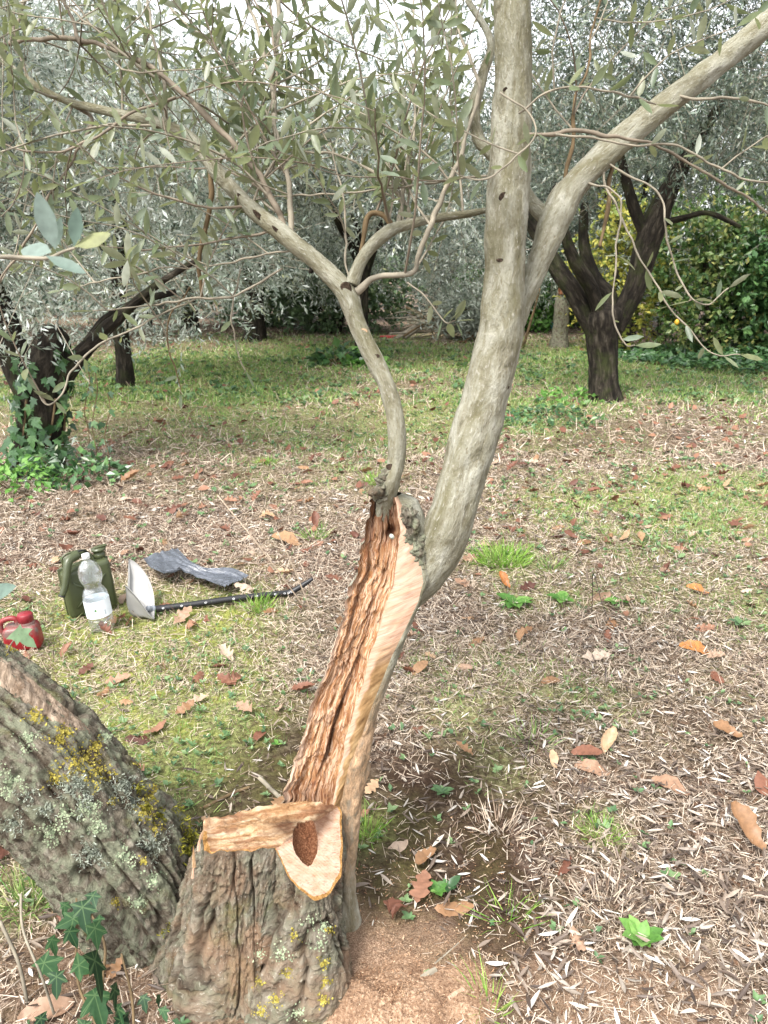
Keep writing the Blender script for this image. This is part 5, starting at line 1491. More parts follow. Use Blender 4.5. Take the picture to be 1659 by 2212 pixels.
# ivy-clad tree at left
b = G(95, 1010); YL = b[1]
T_L = back_tree((b[0], b[1], 0), "old leaning olive tree with an ivy-clad trunk at the left edge", [
    ("trunk", [wp(60, 1080, YL, 78), wp(78, 1010, YL, 58), wp(86, 940, YL, 48), wp(88, 870, YL, 44), wp(96, 810, YL, 47), wp(104, 760, YL, 42), wp(110, 725, YL, 34), wp(112, 705, YL, 18)], 0.03),
    ("limb", [wp(115, 840, YL, 24), wp(160, 782, YL, 20), wp(210, 728, YL, 16), wp(262, 682, YL - .1, 12), wp(310, 640, YL - .2, 9), wp(360, 600, YL - .3, 7), wp(430, 560, YL - .4, 4)], 0.012),
    ("limb", [wp(70, 850, YL + .1, 34), wp(32, 770, YL + .1, 32), wp(5, 690, YL + .1, 30), wp(-10, 630, YL + .1, 26), wp(-40, 540, YL, 22), wp(-90, 400, YL, 14)], 0.02),
    ("limb", [wp(190, 745, YL, 12), wp(230, 690, YL + .1, 11), wp(290, 655, YL + .2, 9), wp(380, 630, YL + .3, 6)], 0.006)],
    [(b[0] - .3, YL + .1, 1.95, .75, .7, .42), (b[0] + .0, YL - .3, 1.42, .40, .25, .24), (b[0] - .3, YL - .35, 1.05, .28, .25, .2), (b[0] + .25, YL - .35, 1.10, .3, .2, .16), (b[0] + .2, YL - .1, 1.72, .6, .4, .25), (b[0] + 1.0, YL, 2.15, .8, .7, .40), (b[0] - .4, YL, 2.7, 1.0, .9, .5)],
    2100, 15, 0.056, M_LEAF_BACK, droop=0.1)

# silvery trees filling the back
BK = [  # x, Y, trunk height, crown radius, crown centre z, label, mat, twigs, trunk radius
    (-0.36, 11.8, 1.5, 2.1, 2.9, "slim dark olive tree rising from leafy green plants in the middle", M_LEAF_BACK, 3000, .10),
    (-2.45, 14.8, 1.2, 2.2, 2.6, "olive tree with a short split grey trunk left of the middle", M_LEAF_BACK, 2800, .19),
    (-4.1, 16.6, 1.3, 2.4, 2.9, "far olive tree with a dark stubby trunk behind silvery cuttings", M_LEAF_BACK, 2600, .17),
    (-3.1, 9.2, 1.6, 1.9, 3.1, "silvery olive tree with an upright forked stem behind the ivy-clad tree", M_LEAF_BACK, 2700, .09),
    (3.0, 17.0, 1.6, 2.3, 2.9, "silver-leaved olive tree behind the brushwood pile", M_LEAF_BACK, 2900, .14),
    (-7.0, 14.5, 1.4, 2.6, 3.0, "wide silvery olive tree at the far left edge", M_LEAF_BACK, 2600, .16),
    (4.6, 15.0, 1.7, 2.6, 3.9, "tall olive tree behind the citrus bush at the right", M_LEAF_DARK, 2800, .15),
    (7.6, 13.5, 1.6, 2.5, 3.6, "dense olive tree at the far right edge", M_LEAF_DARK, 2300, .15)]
for x, y, th_, r, zc, lab, mt, ntw_, tr in BK:
    top = (x + 0.1, y, th_, tr * .85)
    trunks = [("trunk", [(x, y, -.1, tr * 1.5), (x + .02, y, .15, tr * 1.1), (x + .04, y, th_ * .6, tr * .9), top], 0.02)]
    for k in range(3):
        a = k * 2.1 + x
        trunks.append(("limb", [(x + .08, y, th_ * .85, tr * .7), (x + .45 * math.cos(a), y + .4 * math.sin(a), th_ + .6, tr * .5), (x + .9 * math.cos(a), y + .8 * math.sin(a), th_ + 1.3, tr * .3)], 0.01))
    bl = [(x, y, zc, r * .75, r * .7, r * .42)]
    for k in range(6):
        a = k * 1.05 + 0.4 + x
        bl.append((x + .62 * r * math.cos(a), y + .62 * r * math.sin(a), zc - .15 + .5 * math.sin(k * 2.3), r * .5, r * .5, r * .36))
    for k in range(6 if abs(x + 1.4) > 1.6 else 2):
        a = k * 1.05 + 1.1 + x
        bl.append((x + .78 * r * math.cos(a), y + .78 * r * math.sin(a), 1.42 + .18 * math.sin(k * 1.9 + x), r * .42, r * .42, .52))
    bl.append((x, y, zc + .55 * r, r * (.5 if x not in (-0.36, -2.45, -3.1) else .36), r * .4, r * .32))
    back_tree((x, y, 0), lab, trunks, bl, int(ntw_ * 1.0), 17, 0.080, mt, spread=.4, stick=.009)

# dense shrubs closing the view at the back
def bush(name, label, cat, x, y, rx, ry, rz, n, per, L, mat, shape=ROUND_FAR, group=None, stems=3):
    t = thing(name, (x, y, 0), label, cat, group)
    (V, F, A), c, td, ln = leaf_cloud([(x, y, rz * .5, rx, ry, rz * .55), (x - rx * .4, y, rz * .75, rx * .6, ry * .7, rz * .4), (x + rx * .45, y, rz * .65, rx * .6, ry * .7, rz * .4)], n, per, L, .35, 0.0, shape)
    ok = V[:, 2] > -5
    V[:, 2] = np.maximum(V[:, 2], 0.01 + 0.02 * rng.random(len(V)))
    part("foliage", V, F, mat, t, A, "stuff", smooth=False)
    for k in range(stems):
        a = k * 2.2 + x
        trunk_tube("stem", [(x + .1 * math.cos(a), y + .1 * math.sin(a), -.05, .04), (x + .25 * rx * math.cos(a), y + .2 * math.sin(a), rz * .4, .03), (x + .45 * rx * math.cos(a), y + .3 * math.sin(a), rz * .8, .015)], t, M_DARK, 0, 10, 8)
    return t
for k, (x, y, rx, rz, mt, lab) in enumerate([(-10, 22, 2.6, 3.4, M_LEAF_BACK, "silvery tall hedge shrub at the far left"), (-6.2, 21, 2.5, 3.0, M_LEAF_DARK, "grey-green tall hedge shrub left of the middle"), (-2.4, 20, 2.4, 3.3, M_LEAF_BACK, "silvery green tall hedge shrub behind the split grey trunk"),
        (1.2, 20, 2.4, 3.6, M_LEAF_DARK, "grey-green tall hedge shrub behind the slim dark tree"), (4.6, 19.5, 2.5, 4.8, M_HEDGE, "dark green tall hedge shrub behind the forked tree"), (8.2, 19.5, 2.6, 5.2, M_LEAF_DARK, "grey-green tall hedge shrub at the right"), (11.8, 20, 2.6, 5.4, M_HEDGE, "dark tall hedge shrub at the far right")]):
    bush("hedge_shrub", lab, "shrub", x, y, rx, 1.2, rz, 1350, 12, 0.16 if mt is not M_HEDGE else 0.13, mt, OLIVE_FAR if mt is not M_HEDGE else ROUND_FAR, "tall shrubs closing the orchard")
bush("low_shrub", "dark green low shrub behind the slim dark tree", "shrub", -1.0, 16.5, 1.5, .9, 1.5, 700, 12, .10, M_HEDGE, group="low shrubs at the back")
bush("low_shrub", "fresh green low shrub behind the brushwood pile", "shrub", 2.7, 17.0, 1.2, .8, 1.2, 500, 12, .11, M_HERB, group="low shrubs at the back")
for k in range(11):
    xx = -12.5 + 2.35 * k + .5 * math.sin(k * 2.1)
    bush("low_shrub", ["first", "second", "third", "fourth", "fifth", "sixth", "seventh", "eighth", "ninth", "tenth", "eleventh"][k] + " shrub from the left in the low row behind the lawn, " + ["silvery", "leafy green", "grey-green"][k % 3], "shrub", xx, 17.8 + .5 * math.cos(k * 1.7), 1.5, .8, 1.7, 520, 12, .11, [M_LEAF_BACK, M_CLOVER, M_LEAF_BACK][k % 3], [OLIVE_FAR, ROUND_FAR, OLIVE_FAR][k % 3], "low shrubs at the back")
cit = bush("citrus_bush", "yellow-green citrus bush beside the dark olive tree", "bush", 5.2, 12.2, 1.1, .9, 2.3, 900, 12, .085, M_CITRUS)
bush("laurel_bush", "glossy dark green bush at the right edge above the ivy", "bush", 6.3, 11.6, 1.1, .9, 1.9, 900, 12, .10, M_IVY)
bush("yellow_bush", "bush with bright yellow leaves behind the dark tree's right limb", "bush", 3.9, 13.0, .8, .6, 2.3, 420, 10, .085, M_YELLOW)
M_FRUIT = flat_mat("lemon_skin", (0.72, 0.42, 0.04), 0.45, 0.4, 0.1, 30)
def lathe(prof, sides=16):
    prof = np.array(prof, float)
    a = np.linspace(0, 2 * math.pi, sides, endpoint=False)
    V = np.stack([prof[:, 0][:, None] * np.cos(a), prof[:, 0][:, None] * np.sin(a), np.repeat(prof[:, 1][:, None], sides, 1)], -1).reshape(-1, 3)
    n = len(prof)
    i = np.arange(n - 1)[:, None] * sides; j = np.arange(sides)[None]; jn = (j + 1) % sides
    return V, np.stack([i + j, i + jn, i + sides + jn, i + sides + j], -1).reshape(-1, 4)
fv, ff = lathe([(0.002, -.05), (.025, -.042), (.042, -.015), (.042, .015), (.025, .042), (.002, .055)], 10)
for u, v in [(1462, 696)]:
    p = P(min(u, 1640), v, 11.2)
    part("lemon", fv * .8 + p, ff, M_FRUIT, cit)
# ivy carpet at right
n = 5200
x = 3.6 + 4.2 * rng.random(n); y = 10.3 + 3.0 * rng.random(n)
ok = (y - 10.2) > (4.9 - x) * 0.9
x, y = x[ok], y[ok]; n = len(x)
hz = 0.08 + 0.30 * np.clip((x - 3.8) / 2, 0, 1) * (0.6 + 0.6 * noise2(x, y, 1.5, 2, 8))
pos = np.stack([x, y, height(x, y) + hz * rng.random(n) ** .5], 1)
d = rand_dirs(n); d[:, 2] *= .3
V, F, A = scatter(ROUND_FAR[0], ROUND_FAR[1], pos, frames(d, np.array([0, -.4, 1.]) + rng.normal(size=(n, 3)) * .4), .07 + .06 * rng.random(n))
tag(part("ivy_ground_cover", V, F, M_IVY, None, A, "stuff", smooth=False), "dark glossy ivy covering the ground at the right edge", "ivy")

# herbs at the foot of the slim tree
def herb(name, label, cat, x, y, r, h, n, L, mat, shape=ROUND_FAR, group=None):
    t = thing(name, (x, y, height(x, y)), label, cat, group)
    a = rng.random(n) * 2 * math.pi; q = r * np.sqrt(rng.random(n))
    pos = np.stack([x + q * np.cos(a), y + q * np.sin(a), height(x, y) + h * (1 - (q / r) ** 2) * (0.3 + .7 * rng.random(n)) + .01], 1)
    d = np.stack([np.cos(a), np.sin(a), 0.3 * rng.normal(size=n) - .1], 1) + .5 * rng.normal(size=(n, 3))
    V, F, A = scatter(shape[0], shape[1], pos, frames(d, np.array([0, -.3, 1.]) + .4 * rng.normal(size=(n, 3))), L * (.6 + .7 * rng.random(n)))
    part("leaves", V, F, mat, t, A, "stuff", smooth=False)
    for k in range(4):
        b = a[k]
        trunk_tube("stem", [(x + .1 * r * math.cos(b), y + .1 * r * math.sin(b), height(x, y) - .01, L * .06), (x + .5 * r * math.cos(b), y + .5 * r * math.sin(b), height(x, y) + h * .5, L * .04), (x + .7 * r * math.cos(b), y + .7 * r * math.sin(b), height(x, y) + h * .6, L * .03)], t, M_TWIG_DARK, 0, 6, 5)
    return t
g = G(765, 785)
herb("leafy_plant", "broad-leaved green plant at the foot of the slim dark trunk", "plant", g[0] - .25, g[1] - .05, .42, .32, 160, .16, M_IVY)
herb("leafy_plant", "green plant right of the slim dark trunk's foot", "plant", g[0] + .15, g[1] - .15, .3, .25, 100, .15, M_HERB)
g = G(70, 1040)
herb("leafy_plant", "bright green herb with rounded leaves below the ivy-clad trunk", "plant", g[0] - .05, g[1] - .15, .30, .22, 260, .055, M_HERB)
g = G(210, 1035)
herb("leafy_plant", "dark ivy mound right of the ivy-clad trunk", "plant", g[0] - .1, g[1], .28, .18, 170, .07, M_IVY)
herb("leafy_plant", "grey-green olive suckers right of the ivy-clad trunk", "plant", g[0] - .28, g[1] + .1, .25, .3, 150, .06, M_LEAF_BACK, OLIVE_FAR)
g = G(330, 745)
herb("leafy_plant", "heap of silvery cut olive sprays on the far lawn", "plant", g[0] - .6, g[1] + .8, 1.2, .35, 900, .11, M_GREYLITTER, OLIVE_FAR)
g = G(1190, 905)
herb("leafy_plant", "dark green clover patch left of the dark olive trunk", "plant", g[0], g[1], .5, .12, 320, .06, M_IVY)
g = G(1260, 870)
herb("leafy_plant", "low green weeds behind the dark olive trunk's left side", "plant", g[0] - .1, g[1] + .2, .35, .14, 140, .07, M_HERB)

# ivy on the left trunk: each leaf its own part
iv = thing("ivy_vine", (T_L.location[0], T_L.location[1] - 0.2, 0), "green ivy climbing the leaning trunk at the left edge", "ivy")
tl = [o for o in T_L.children if o.name.startswith("trunk")][0]
tm = tl.data
off = np.array(T_L.location)
tv = np.array([v.co for v in tm.vertices]) + off
TB = BVHTree.FromPolygons([tuple(v) for v in tv], [tuple(p.vertices) for p in tm.polygons])
IVM = leaf_meshes("leaf", IVY, M_IVY)
cnt = 0
while cnt < 290:
    u = 20 + 150 * rng.random(); v = 750 + 320 * rng.random() ** .7
    if v < 900 and 75 < u < 118 and rng.random() < .8: continue
    p, nn = hit(TB, u, v)
    if p is None: 
        continue
    d = np.array([rng.normal() * .6, -.2, -1 + .5 * rng.random()]); n2 = nn + .35 * rng.normal(size=3)
    link_mesh("leaf", IVM[cnt % 4], mat4(p + nn * (.02 + .05 * rng.random()), frames(d[None], n2[None])[0], .035 + .04 * rng.random()), iv)
    cnt += 1
for k, us in enumerate(([(118, 860), (110, 920), (95, 1000)], [(140, 840), (135, 930), (125, 1010)], [(60, 850), (55, 930), (40, 1020)])):
    q = []
    for u, v in us:
        p, nn = hit(TB, u, v)
        if p is not None: q.append(list(p + nn * .012) + [.008])
    if len(q) > 1: trunk_tube("stem", q, iv, M_TWIG_DARK, 0, 20, 6)
for (u0, v0, v1) in [(205, 800, 1010), (188, 790, 960), (232, 850, 1015)]:
    q = [list(P(u0 + 6 * math.sin(k * 1.7), v0 + (v1 - v0) * k / 5, YL - .1)) + [.004] for k in range(6)]
    trunk_tube("stem", q, iv, M_TWIG_DARK, 0, 20, 5)
    for k in range(7):
        p = np.array(q[min(5, k)][:3]) + rng.normal(size=3) * .02
        link_mesh("leaf", IVM[k % 4], mat4(p, frames(np.array([[rng.normal(), -.3, -.8]]), np.array([[.3 * rng.normal(), -1, .4]]))[0], .035 + .02 * rng.random()), iv)

# foreground ivy below the limb
def ivy_near_mat():
    m, nt = new_mat("ivy_leaf_near")
    tc = nd(nt, "TexCoord").outputs['Object']
    sx = nd(nt, "SeparateXYZ", {0: tc})
    ang = mth(nt, 'ARCTAN2', sx.outputs[0], sx.outputs[1])
    rad = mth(nt, 'SQRT', mth(nt, 'ADD', mth(nt, 'MULTIPLY', sx.outputs[0], sx.outputs[0]), mth(nt, 'MULTIPLY', sx.outputs[1], sx.outputs[1])))
    best = None
    for a in (-125, -62, 0, 62, 125):
        dist = mth(nt, 'MULTIPLY', mth(nt, 'ABSOLUTE', mth(nt, 'SINE', mth(nt, 'SUBTRACT', ang, math.radians(a)))), rad)
        best = dist if best is None else mth(nt, 'MINIMUM', best, dist)
    vein = ramp(nt, best, [(0.008, 1.0), (0.028, 0.0)])
    r = nd(nt, "ObjectInfo").outputs['Random']
    n = noise(nt, tc, 5, 5, .6)
    c = ramp(nt, mth(nt, 'ADD', mth(nt, 'MULTIPLY', r, .5), mth(nt, 'MULTIPLY', n, .5)), [(0.25, (0.007, 0.024, 0.010)), (0.5, (0.013, 0.042, 0.015)), (0.8, (0.030, 0.075, 0.026))])
    c = mixc(nt, mth(nt, 'MULTIPLY', vein, .6), c, (0.09, 0.15, 0.06))
    finish(nt, c, .55, spec=.25, trans=.10)
    return m
M_IVYN = ivy_near_mat()
IVN = leaf_meshes("leaf", IVY, M_IVYN)
g = G(230, 2190)
ivp = thing("ivy_plant", (g[0], g[1], 0), "dark green ivy with pale veins growing below the lichened limb", "ivy")
for k, (u, v, l, a, Y) in enumerate([(205, 2005, 62, 185, 1.17), (205, 2075, 98, 190, 1.13), (248, 2138, 60, 180, 1.14), (150, 2012, 44, 200, 1.2), (158, 1985, 54, 100, 1.22), (178, 1960, 66, 180, 1.22), (213, 1985, 40, 120, 1.2), (112, 2030, 40, 190, 1.18), (95, 2080, 70, 205, 1.16), (122, 2110, 52, 170, 1.15), (170, 2085, 64, 235, 1.15),
        (205, 2150, 80, 190, 1.12), (215, 2175, 56, 170, 1.12), (255, 2180, 50, 180, 1.13), (262, 2205, 60, 175, 1.12), (310, 2155, 34, 180, 1.14), (342, 2155, 30, 170, 1.14), (352, 2182, 30, 190, 1.13), (88, 2200, 40, 180, 1.13), (60, 2210, 36, 160, 1.13), (180, 2215, 50, 150, 1.12), (140, 1955, 30, 170, 1.25), (200, 1935, 40, 190, 1.2)]):
    p = P(u, v, Y)
    s = px(p) * l * 0.72
    aa_ = math.radians(a)
    view = norm((CAM - p)[None])[0]
    rt = norm(np.cross(np.array([0, 0, 1.]), view)[None])[0]; up = np.cross(view, rt)
    d = rt * -math.sin(aa_) + up * math.cos(aa_)
    n2 = view + .65 * rng.normal(size=3)
    link_mesh("leaf", IVN[k % 4], mat4(p, frames(d[None], n2[None])[0], s), ivp)
for pts in ([(228, 2230, 1.1, 3), (222, 2120, 1.15, 3), (226, 2040, 1.18, 3), (190, 1960, 1.23, 2)], [(215, 2230, 1.1, 3), (168, 2120, 1.16, 3), (166, 2000, 1.22, 2.5), (165, 1940, 1.25, 2)], [(290, 2230, 1.1, 3), (284, 2150, 1.13, 3), (262, 2060, 1.16, 2)]):
    tube("stem", pts, 20, 6, M_TWIG_DARK, ivp)
p, nn = hit(LB, 35, 1420)
ivl = thing("ivy_sprig", tuple(P(20, 1400, 1.33)), "single pale ivy leaf standing on the limb before the red canister", "ivy")
link_mesh("leaf", leaf_meshes("leaf", IVY[1:2], leaf_mat("pale_ivy", [(0, (.18, .27, .15)), (1, (.2, .3, .17))], None, .25, .5, .35))[0], mat4(P(40, 1370, 1.30), frames(np.array([[.5, .1, -.55]]), np.array([[.1, -.7, .7]]))[0], .036), ivl)
tube("stem", [(15, 1410, 1.36, 1.5), (25, 1390, 1.33, 1.5), (40, 1370, 1.30, 1.2)], 10, 5, M_TWIG, ivl)

# ------------------------------------------------------------------ single plants on the ground
def tuft(u, v, r, h, n, label, mat, wide=.0016, cat="grass tuft", name="grass_tuft"):
    g = G(u, v); z = height(g[0], g[1])
    a = rng.random(n) * 2 * math.pi; q = r * np.sqrt(rng.random(n))
    pos = np.stack([g[0] + q * np.cos(a), g[1] + q * np.sin(a), np.full(n, z - .004)], 1)
    d = np.stack([np.cos(a) * (.2 + .9 * q / r), np.sin(a) * (.2 + .9 * q / r), .8 + .4 * rng.random(n)], 1) + .25 * rng.normal(size=(n, 3))
    L = h * (.45 + .7 * rng.random(n))
    V, F, A = scatter(BLADE[0], BLADE[1], pos, frames(d, rand_dirs(n)), np.stack([np.full(n, wide / .035), L, L], 1))
    o = part(name, V, F, mat, None, A, None, smooth=False)
    return tag(o, label, cat, "single tufts of grass")
tuft(1085, 1215, .11, .12, 260, "large bright green grass tuft right of the bent trunk", M_GREENGRASS, .003)
tuft(790, 1800, .03, .07, 70, "small bright grass tuft just right of the stump's stem", M_GREENGRASS)
tuft(60, 1950, .05, .10, 110, "yellow-green grass tuft under the limb at the left", M_GRASS)
tuft(1300, 1795, .045, .05, 130, "small yellow-green mossy tuft in the litter at right", M_GREENGRASS, .001)
tuft(680, 1165, .05, .10, 50, "thin grass tuft left of the hollow trunk's top", M_GRASS, .003)
tuft(1150, 1600, .06, .07, 60, "sparse grass tuft in the litter right of the split trunk", M_GRASS)
tuft(1100, 1980, .05, .08, 40, "few thin grass blades on the sawdust-strewn soil", M_GREENGRASS, .0012)
tuft(1060, 2180, .03, .09, 30, "thin green grass blades at the bottom edge", M_GREENGRASS, .0014)
tuft(820, 1050, .08, .10, 120, "yellow-green tuft behind the hollow's top", M_GREENGRASS, .003)
tuft(575, 1000, .06, .07, 90, "small dark green tuft on the litter left of the trunk", M_GREENGRASS, .003)
tuft(560, 1310, .05, .08, 90, "grass tuft in front of the black handle's bend", M_GREENGRASS, .0022)
tuft(1190, 1230, .06, .09, 70, "dry tuft right of the large grass tuft", M_GRASS, .0022)
tuft(1080, 1790, .06, .085, 90, "pale dry grass tuft on bare soil right of the stump", M_STRAW, .0018)
tuft(1310, 1950, .06, .08, 80, "short pale straw tuft left of the broad-leaved weed", M_STRAW, .0018)
def rosette(u, v, L, n, label, mat, up=.35, shape=BROAD, seed=0):
    g = G(u, v); z = height(g[0], g[1])
    t = thing("weed", (g[0], g[1], z), label, "weed", "single leafy weeds")
    me = build_mesh("leaf", shape[0], shape[1], mat, {"rnd": np.zeros(len(shape[0]))})
    for k in range(n):
        a = k * 2.4 + seed
        d = np.array([[math.cos(a), math.sin(a), up + .3 * rng.random()]])
        link_mesh("leaf", me, mat4(np.array([g[0], g[1], z + .008]), frames(d, np.array([[0, 0, 1.]]))[0], L * (.6 + .6 * rng.random())), t)
rosette(1110, 1305, .085, 9, "bright green rosette nearest the split trunk", M_HERB, .25)
rosette(1215, 1302, .07, 9, "bright green rosette right of the first rosette", M_HERB, .25, seed=1)
rosette(1600, 1365, .06, 8, "green leafy weed at the right edge of the turf", M_CLOVER, .4, seed=2)
rosette(1270, 1640, .035, 7, "small grey-green rosette above the bleached leaf", M_CLOVER, .3, seed=3)
rosette(1385, 2035, .055, 9, "broad-leaved bright green weed on the sawdust at right", M_HERB, .9, seed=4)
rosette(945, 1935, .032, 8, "small variegated green weed right of the stump", M_HERB, .7, seed=5)
rosette(970, 1925, .034, 6, "dark green weed beside the variegated weed", M_IVY, .6, seed=6)
rosette(955, 1715, .03, 7, "pale rosette on bare soil right of the trunk's foot", M_CLOVER, .3, seed=7)
rosette(1450, 1895, .03, 7, "faded green rosette in the litter above the broad-leaved weed", M_CLOVER, .3, seed=8)
rosette(885, 1990, .025, 5, "tiny green seedling right of the stump's stem", M_CLOVER, .7, seed=9)
rosette(600, 1610, .022, 3, "two-leaved seedling behind the hollow trunk", M_HERB, .5, seed=10)
rosette(1330, 1310, .05, 8, "green rosette right of the thin dark wire", M_HERB, .3, seed=11)
# thin dark bent stalk and dry stalks
def stalk(name, pts, mat, label, cat="stalk", rp=1.5):
    q = np.array([list(p) + [rp * px(p)] for p in pts])
    q = crom(q, 20)
    V, F, A = sweep(q[:, :3], q[:, 3], 5)
    tag(part(name, V, F, mat, None, A), label, cat)
M_BLACKST = flat_mat("dark_stalk", (0.04, 0.03, 0.025), .7, .3)
stalk("bent_stalk", [G(1278, 1332), P(1280, 1280, G(1278, 1332)[1] - .05), P(1283, 1240, G(1278, 1332)[1] - .1), P(1310, 1330, G(1362, 1398)[1] + .1), G(1362, 1398)], M_BLACKST, "thin dark bent stalk standing in the straw at right", rp=.9)
stalk("dry_stalk", [G(660, 1315), P(560, 1180, G(660, 1315)[1]), P(470, 1070, G(660, 1315)[1] + .1)], M_STRAW, "long leaning dry stalk beyond the black handle", rp=1.6)
stalk("dry_stalk", [G(672, 1320), P(640, 1240, G(672, 1320)[1]), P(600, 1150, G(672, 1320)[1])], M_STRAW, "shorter dry stalk beside the long leaning one", rp=1.6)
stalk("dry_stalk", [G(60, 2170), P(40, 2080, 1.2), P(0, 1990, 1.22)], M_TWIG, "pale dry stem at the bottom left under the limb", rp=4)
stalk("dry_stalk", [G(120, 2200), P(90, 2110, 1.15), P(50, 2010, 1.2), P(45, 1930, 1.24)], M_TWIG, "forked dry stem beside the foreground ivy", rp=3)
stalk("dry_stick", [G(612, 1730), G(560, 1680)], M_TWIG, "grey stick lying behind the stump", "stick", 5)
stalk("dry_stick", [G(905, 2110), G(960, 2065), G(1010, 2020)], M_TWIG, "pale thin stick across the sawdust right of the stump", "stick", 3)
stalk("dry_stick", [G(440, 1745), G(500, 1715), G(540, 1700)], M_TWIG_DARK, "dark thin stick on bare soil behind the limb", "stick", 4)
for u, v, a, b2, l in [(925, 2115, 34, 20, "pale chip of bark on the sawdust"), (985, 2160, 36, 22, "tan wood block on the sawdust heap's edge")]:
    g = G(u, v); g[2] = height(g[0], g[1]) + .012
    s = px(g)
    V, F, A = sweep(np.array([g + [-a * s * .5, -.01, 0], g, g + [a * s * .5, .012, 0]]), [s * b2 * .3, s * b2 * .42, s * b2 * .3], 6)
    tag(part("wood_chip", V, F, M_FRESH if "tan" in l else M_TWIG, None, {"grain": A["grain"]}, smooth=False), l, "wood chip")

# ------------------------------------------------------------------ tools by the turf
def M_(name, col, rough, spec=.5, **k):
    return flat_mat(name, col, rough, spec, **k)
def rbox(cx, cy, cz, sx, sy, sz, r, seg=4):
    """box with rounded edges as arrays"""
    import bmesh
    bm = bmesh.new()
    bmesh.ops.create_cube(bm, size=1)
    for v in bm.verts: v.co = Vector((v.co.x * sx, v.co.y * sy, v.co.z * sz))
    bmesh.ops.bevel(bm, geom=list(bm.edges), offset=r, segments=seg, affect='EDGES', profile=.5)
    V = np.array([v.co for v in bm.verts]) + [cx, cy, cz]
    bm.verts.index_update()
    fs = {}
    for f in bm.faces: fs.setdefault(len(f.verts), []).append([v.index for v in f.verts])
    bm.free()
    return V, [np.array(f) for f in fs.values()]
def local_part(name, V, F, mat, parent, smooth=True, attrs=None, label=None):
    o = bpy.data.objects.new(name, build_mesh(name, V, F, mat, attrs, smooth=smooth))
    COL.objects.link(o); o.parent = parent
    return tag(o, label=label)

# green metal fuel can
M_GREEN = M_("olive_paint", (0.048, 0.058, 0.024), .38, .5, var=.12, sc=12)
M_BLACK = M_("black_plastic", (0.012, 0.012, 0.014), .4, .5)
g = G(200, 1312); g[2] = height(g[0], g[1])
jc = thing("fuel_can", tuple(g), "olive green metal fuel can with strapped-on spout standing on the turf", "fuel can")
jc.rotation_euler = (math.radians(-2), math.radians(-4), math.radians(36))
W_, D_, H_ = .205, .105, .225
V, F = rbox(0, 0, H_ / 2, W_, D_, H_, .022, 5)
V[:, 2] = np.where(V[:, 2] > H_ * .8, V[:, 2] + (V[:, 0] / W_) * .012, V[:, 2])
local_part("body", V, F, M_GREEN, jc)
V, F = rbox(0, 0, H_ / 2, W_ + .008, .006, H_ + .006, .0025, 2)
local_part("seam", V, F, M_GREEN, jc)
for sgn in (-1, 1):                       # pressed X ribs on front and back
    for (x0, z0, x1, z1) in [(-.07, .17, -.02, .125), (.07, .17, .02, .125), (-.07, .05, -.02, .095), (.07, .05, .02, .095)]:
        V, F, A = sweep(np.array([(x0, sgn * D_ / 2, z0), ((x0 + x1) / 2, sgn * (D_ / 2 + .001), (z0 + z1) / 2), (x1, sgn * D_ / 2, z1)]), [.003, .006, .003], 8)
        local_part("rib", V, F, M_GREEN, jc)
for yy in (-.03, 0.0, .03):               # triple carrying handle
    q = crom(np.array([(-.075, yy, H_ - .005), (-.07, yy, H_ + .035), (-.045, yy, H_ + .048), (.0, yy, H_ + .048), (.03, yy, H_ + .038), (.045, yy, H_ - .005)]), 30)
    V, F, A = sweep(q, np.full(30, .005), 8)
    local_part("handle", V, F, M_GREEN, jc)
V, F = lathe([(0.001, 0), (.024, 0), (.026, .02), (.022, .024), (.022, .034), (.030, .036), (.031, .044), (.001, .048)], 20)
local_part("cap", V + [.075, 0, H_ + .002], F, M_GREEN, jc)
V, F = rbox(.085, 0, H_ + .052, .055, .02, .008, .003, 2)
o = local_part("cap_lever", V, F, M_GREEN, jc)
q = crom(np.array([(-.02, -.035, H_ + .055), (-.065, -.06, H_ + .045), (-.088, -.075, H_ - .005), (-.105, -.082, H_ - .05), (-.125, -.085, H_ - .085)]), 24)
V, F, A = sweep(q, np.linspace(.020, .013, 24), 16)
local_part("spout", V, F, M_GREEN, jc)
V, F, A = sweep(q[-2:] + (q[-1] - q[-2]) * .7, [.0145, .0145], 14)
local_part("spout_tip", V, F, M_BLACK, jc)
q = crom(np.array([(-.05, -.03, H_ + .06), (.0, -.03, H_ + .066), (.03, .0, H_ + .04), (.055, .01, H_ + .004)]), 20)
V, F, A = sweep(q, np.full(20, .0045), 8)
local_part("strap", V, F, M_BLACK, jc)

# clear bottle
def pet():
    m, nt = new_mat("clear_plastic")
    tc = nd(nt, "TexCoord").outputs['Object']
    bm = nd(nt, "Bump", {'Height': noise(nt, mapping(nt, tc, (1, 1, 1.6)), 40, 2), 'Distance': .008, 'Strength': .35})
    t = nd(nt, "BsdfTransparent", {'Color': (.93, .95, .96, 1)})
    gl = nd(nt, "BsdfGlossy", {'Color': (1, 1, 1, 1), 'Roughness': .06, 'Normal': bm.outputs[0]})
    lw = nd(nt, "LayerWeight", {'Blend': .42, 'Normal': bm.outputs[0]})
    s1 = nd(nt, "MixShader", {0: mth(nt, 'ADD', mth(nt, 'MULTIPLY', lw.outputs['Facing'], .55), .07, True), 1: t.outputs[0], 2: gl.outputs[0]})
    d = nd(nt, "BsdfDiffuse", {'Color': (.8, .83, .88, 1)})
    s2 = nd(nt, "MixShader", {0: .05, 1: s1.outputs[0], 2: d.outputs[0]})
    o = nt.nodes.new("ShaderNodeOutputMaterial"); nt.links.new(s2.outputs[0], o.inputs[0])
    return m
g = G(222, 1350); g[2] = height(g[0], g[1])
bt = thing("water_bottle", tuple(g), "empty clear plastic bottle with white label standing before the fuel can", "bottle")
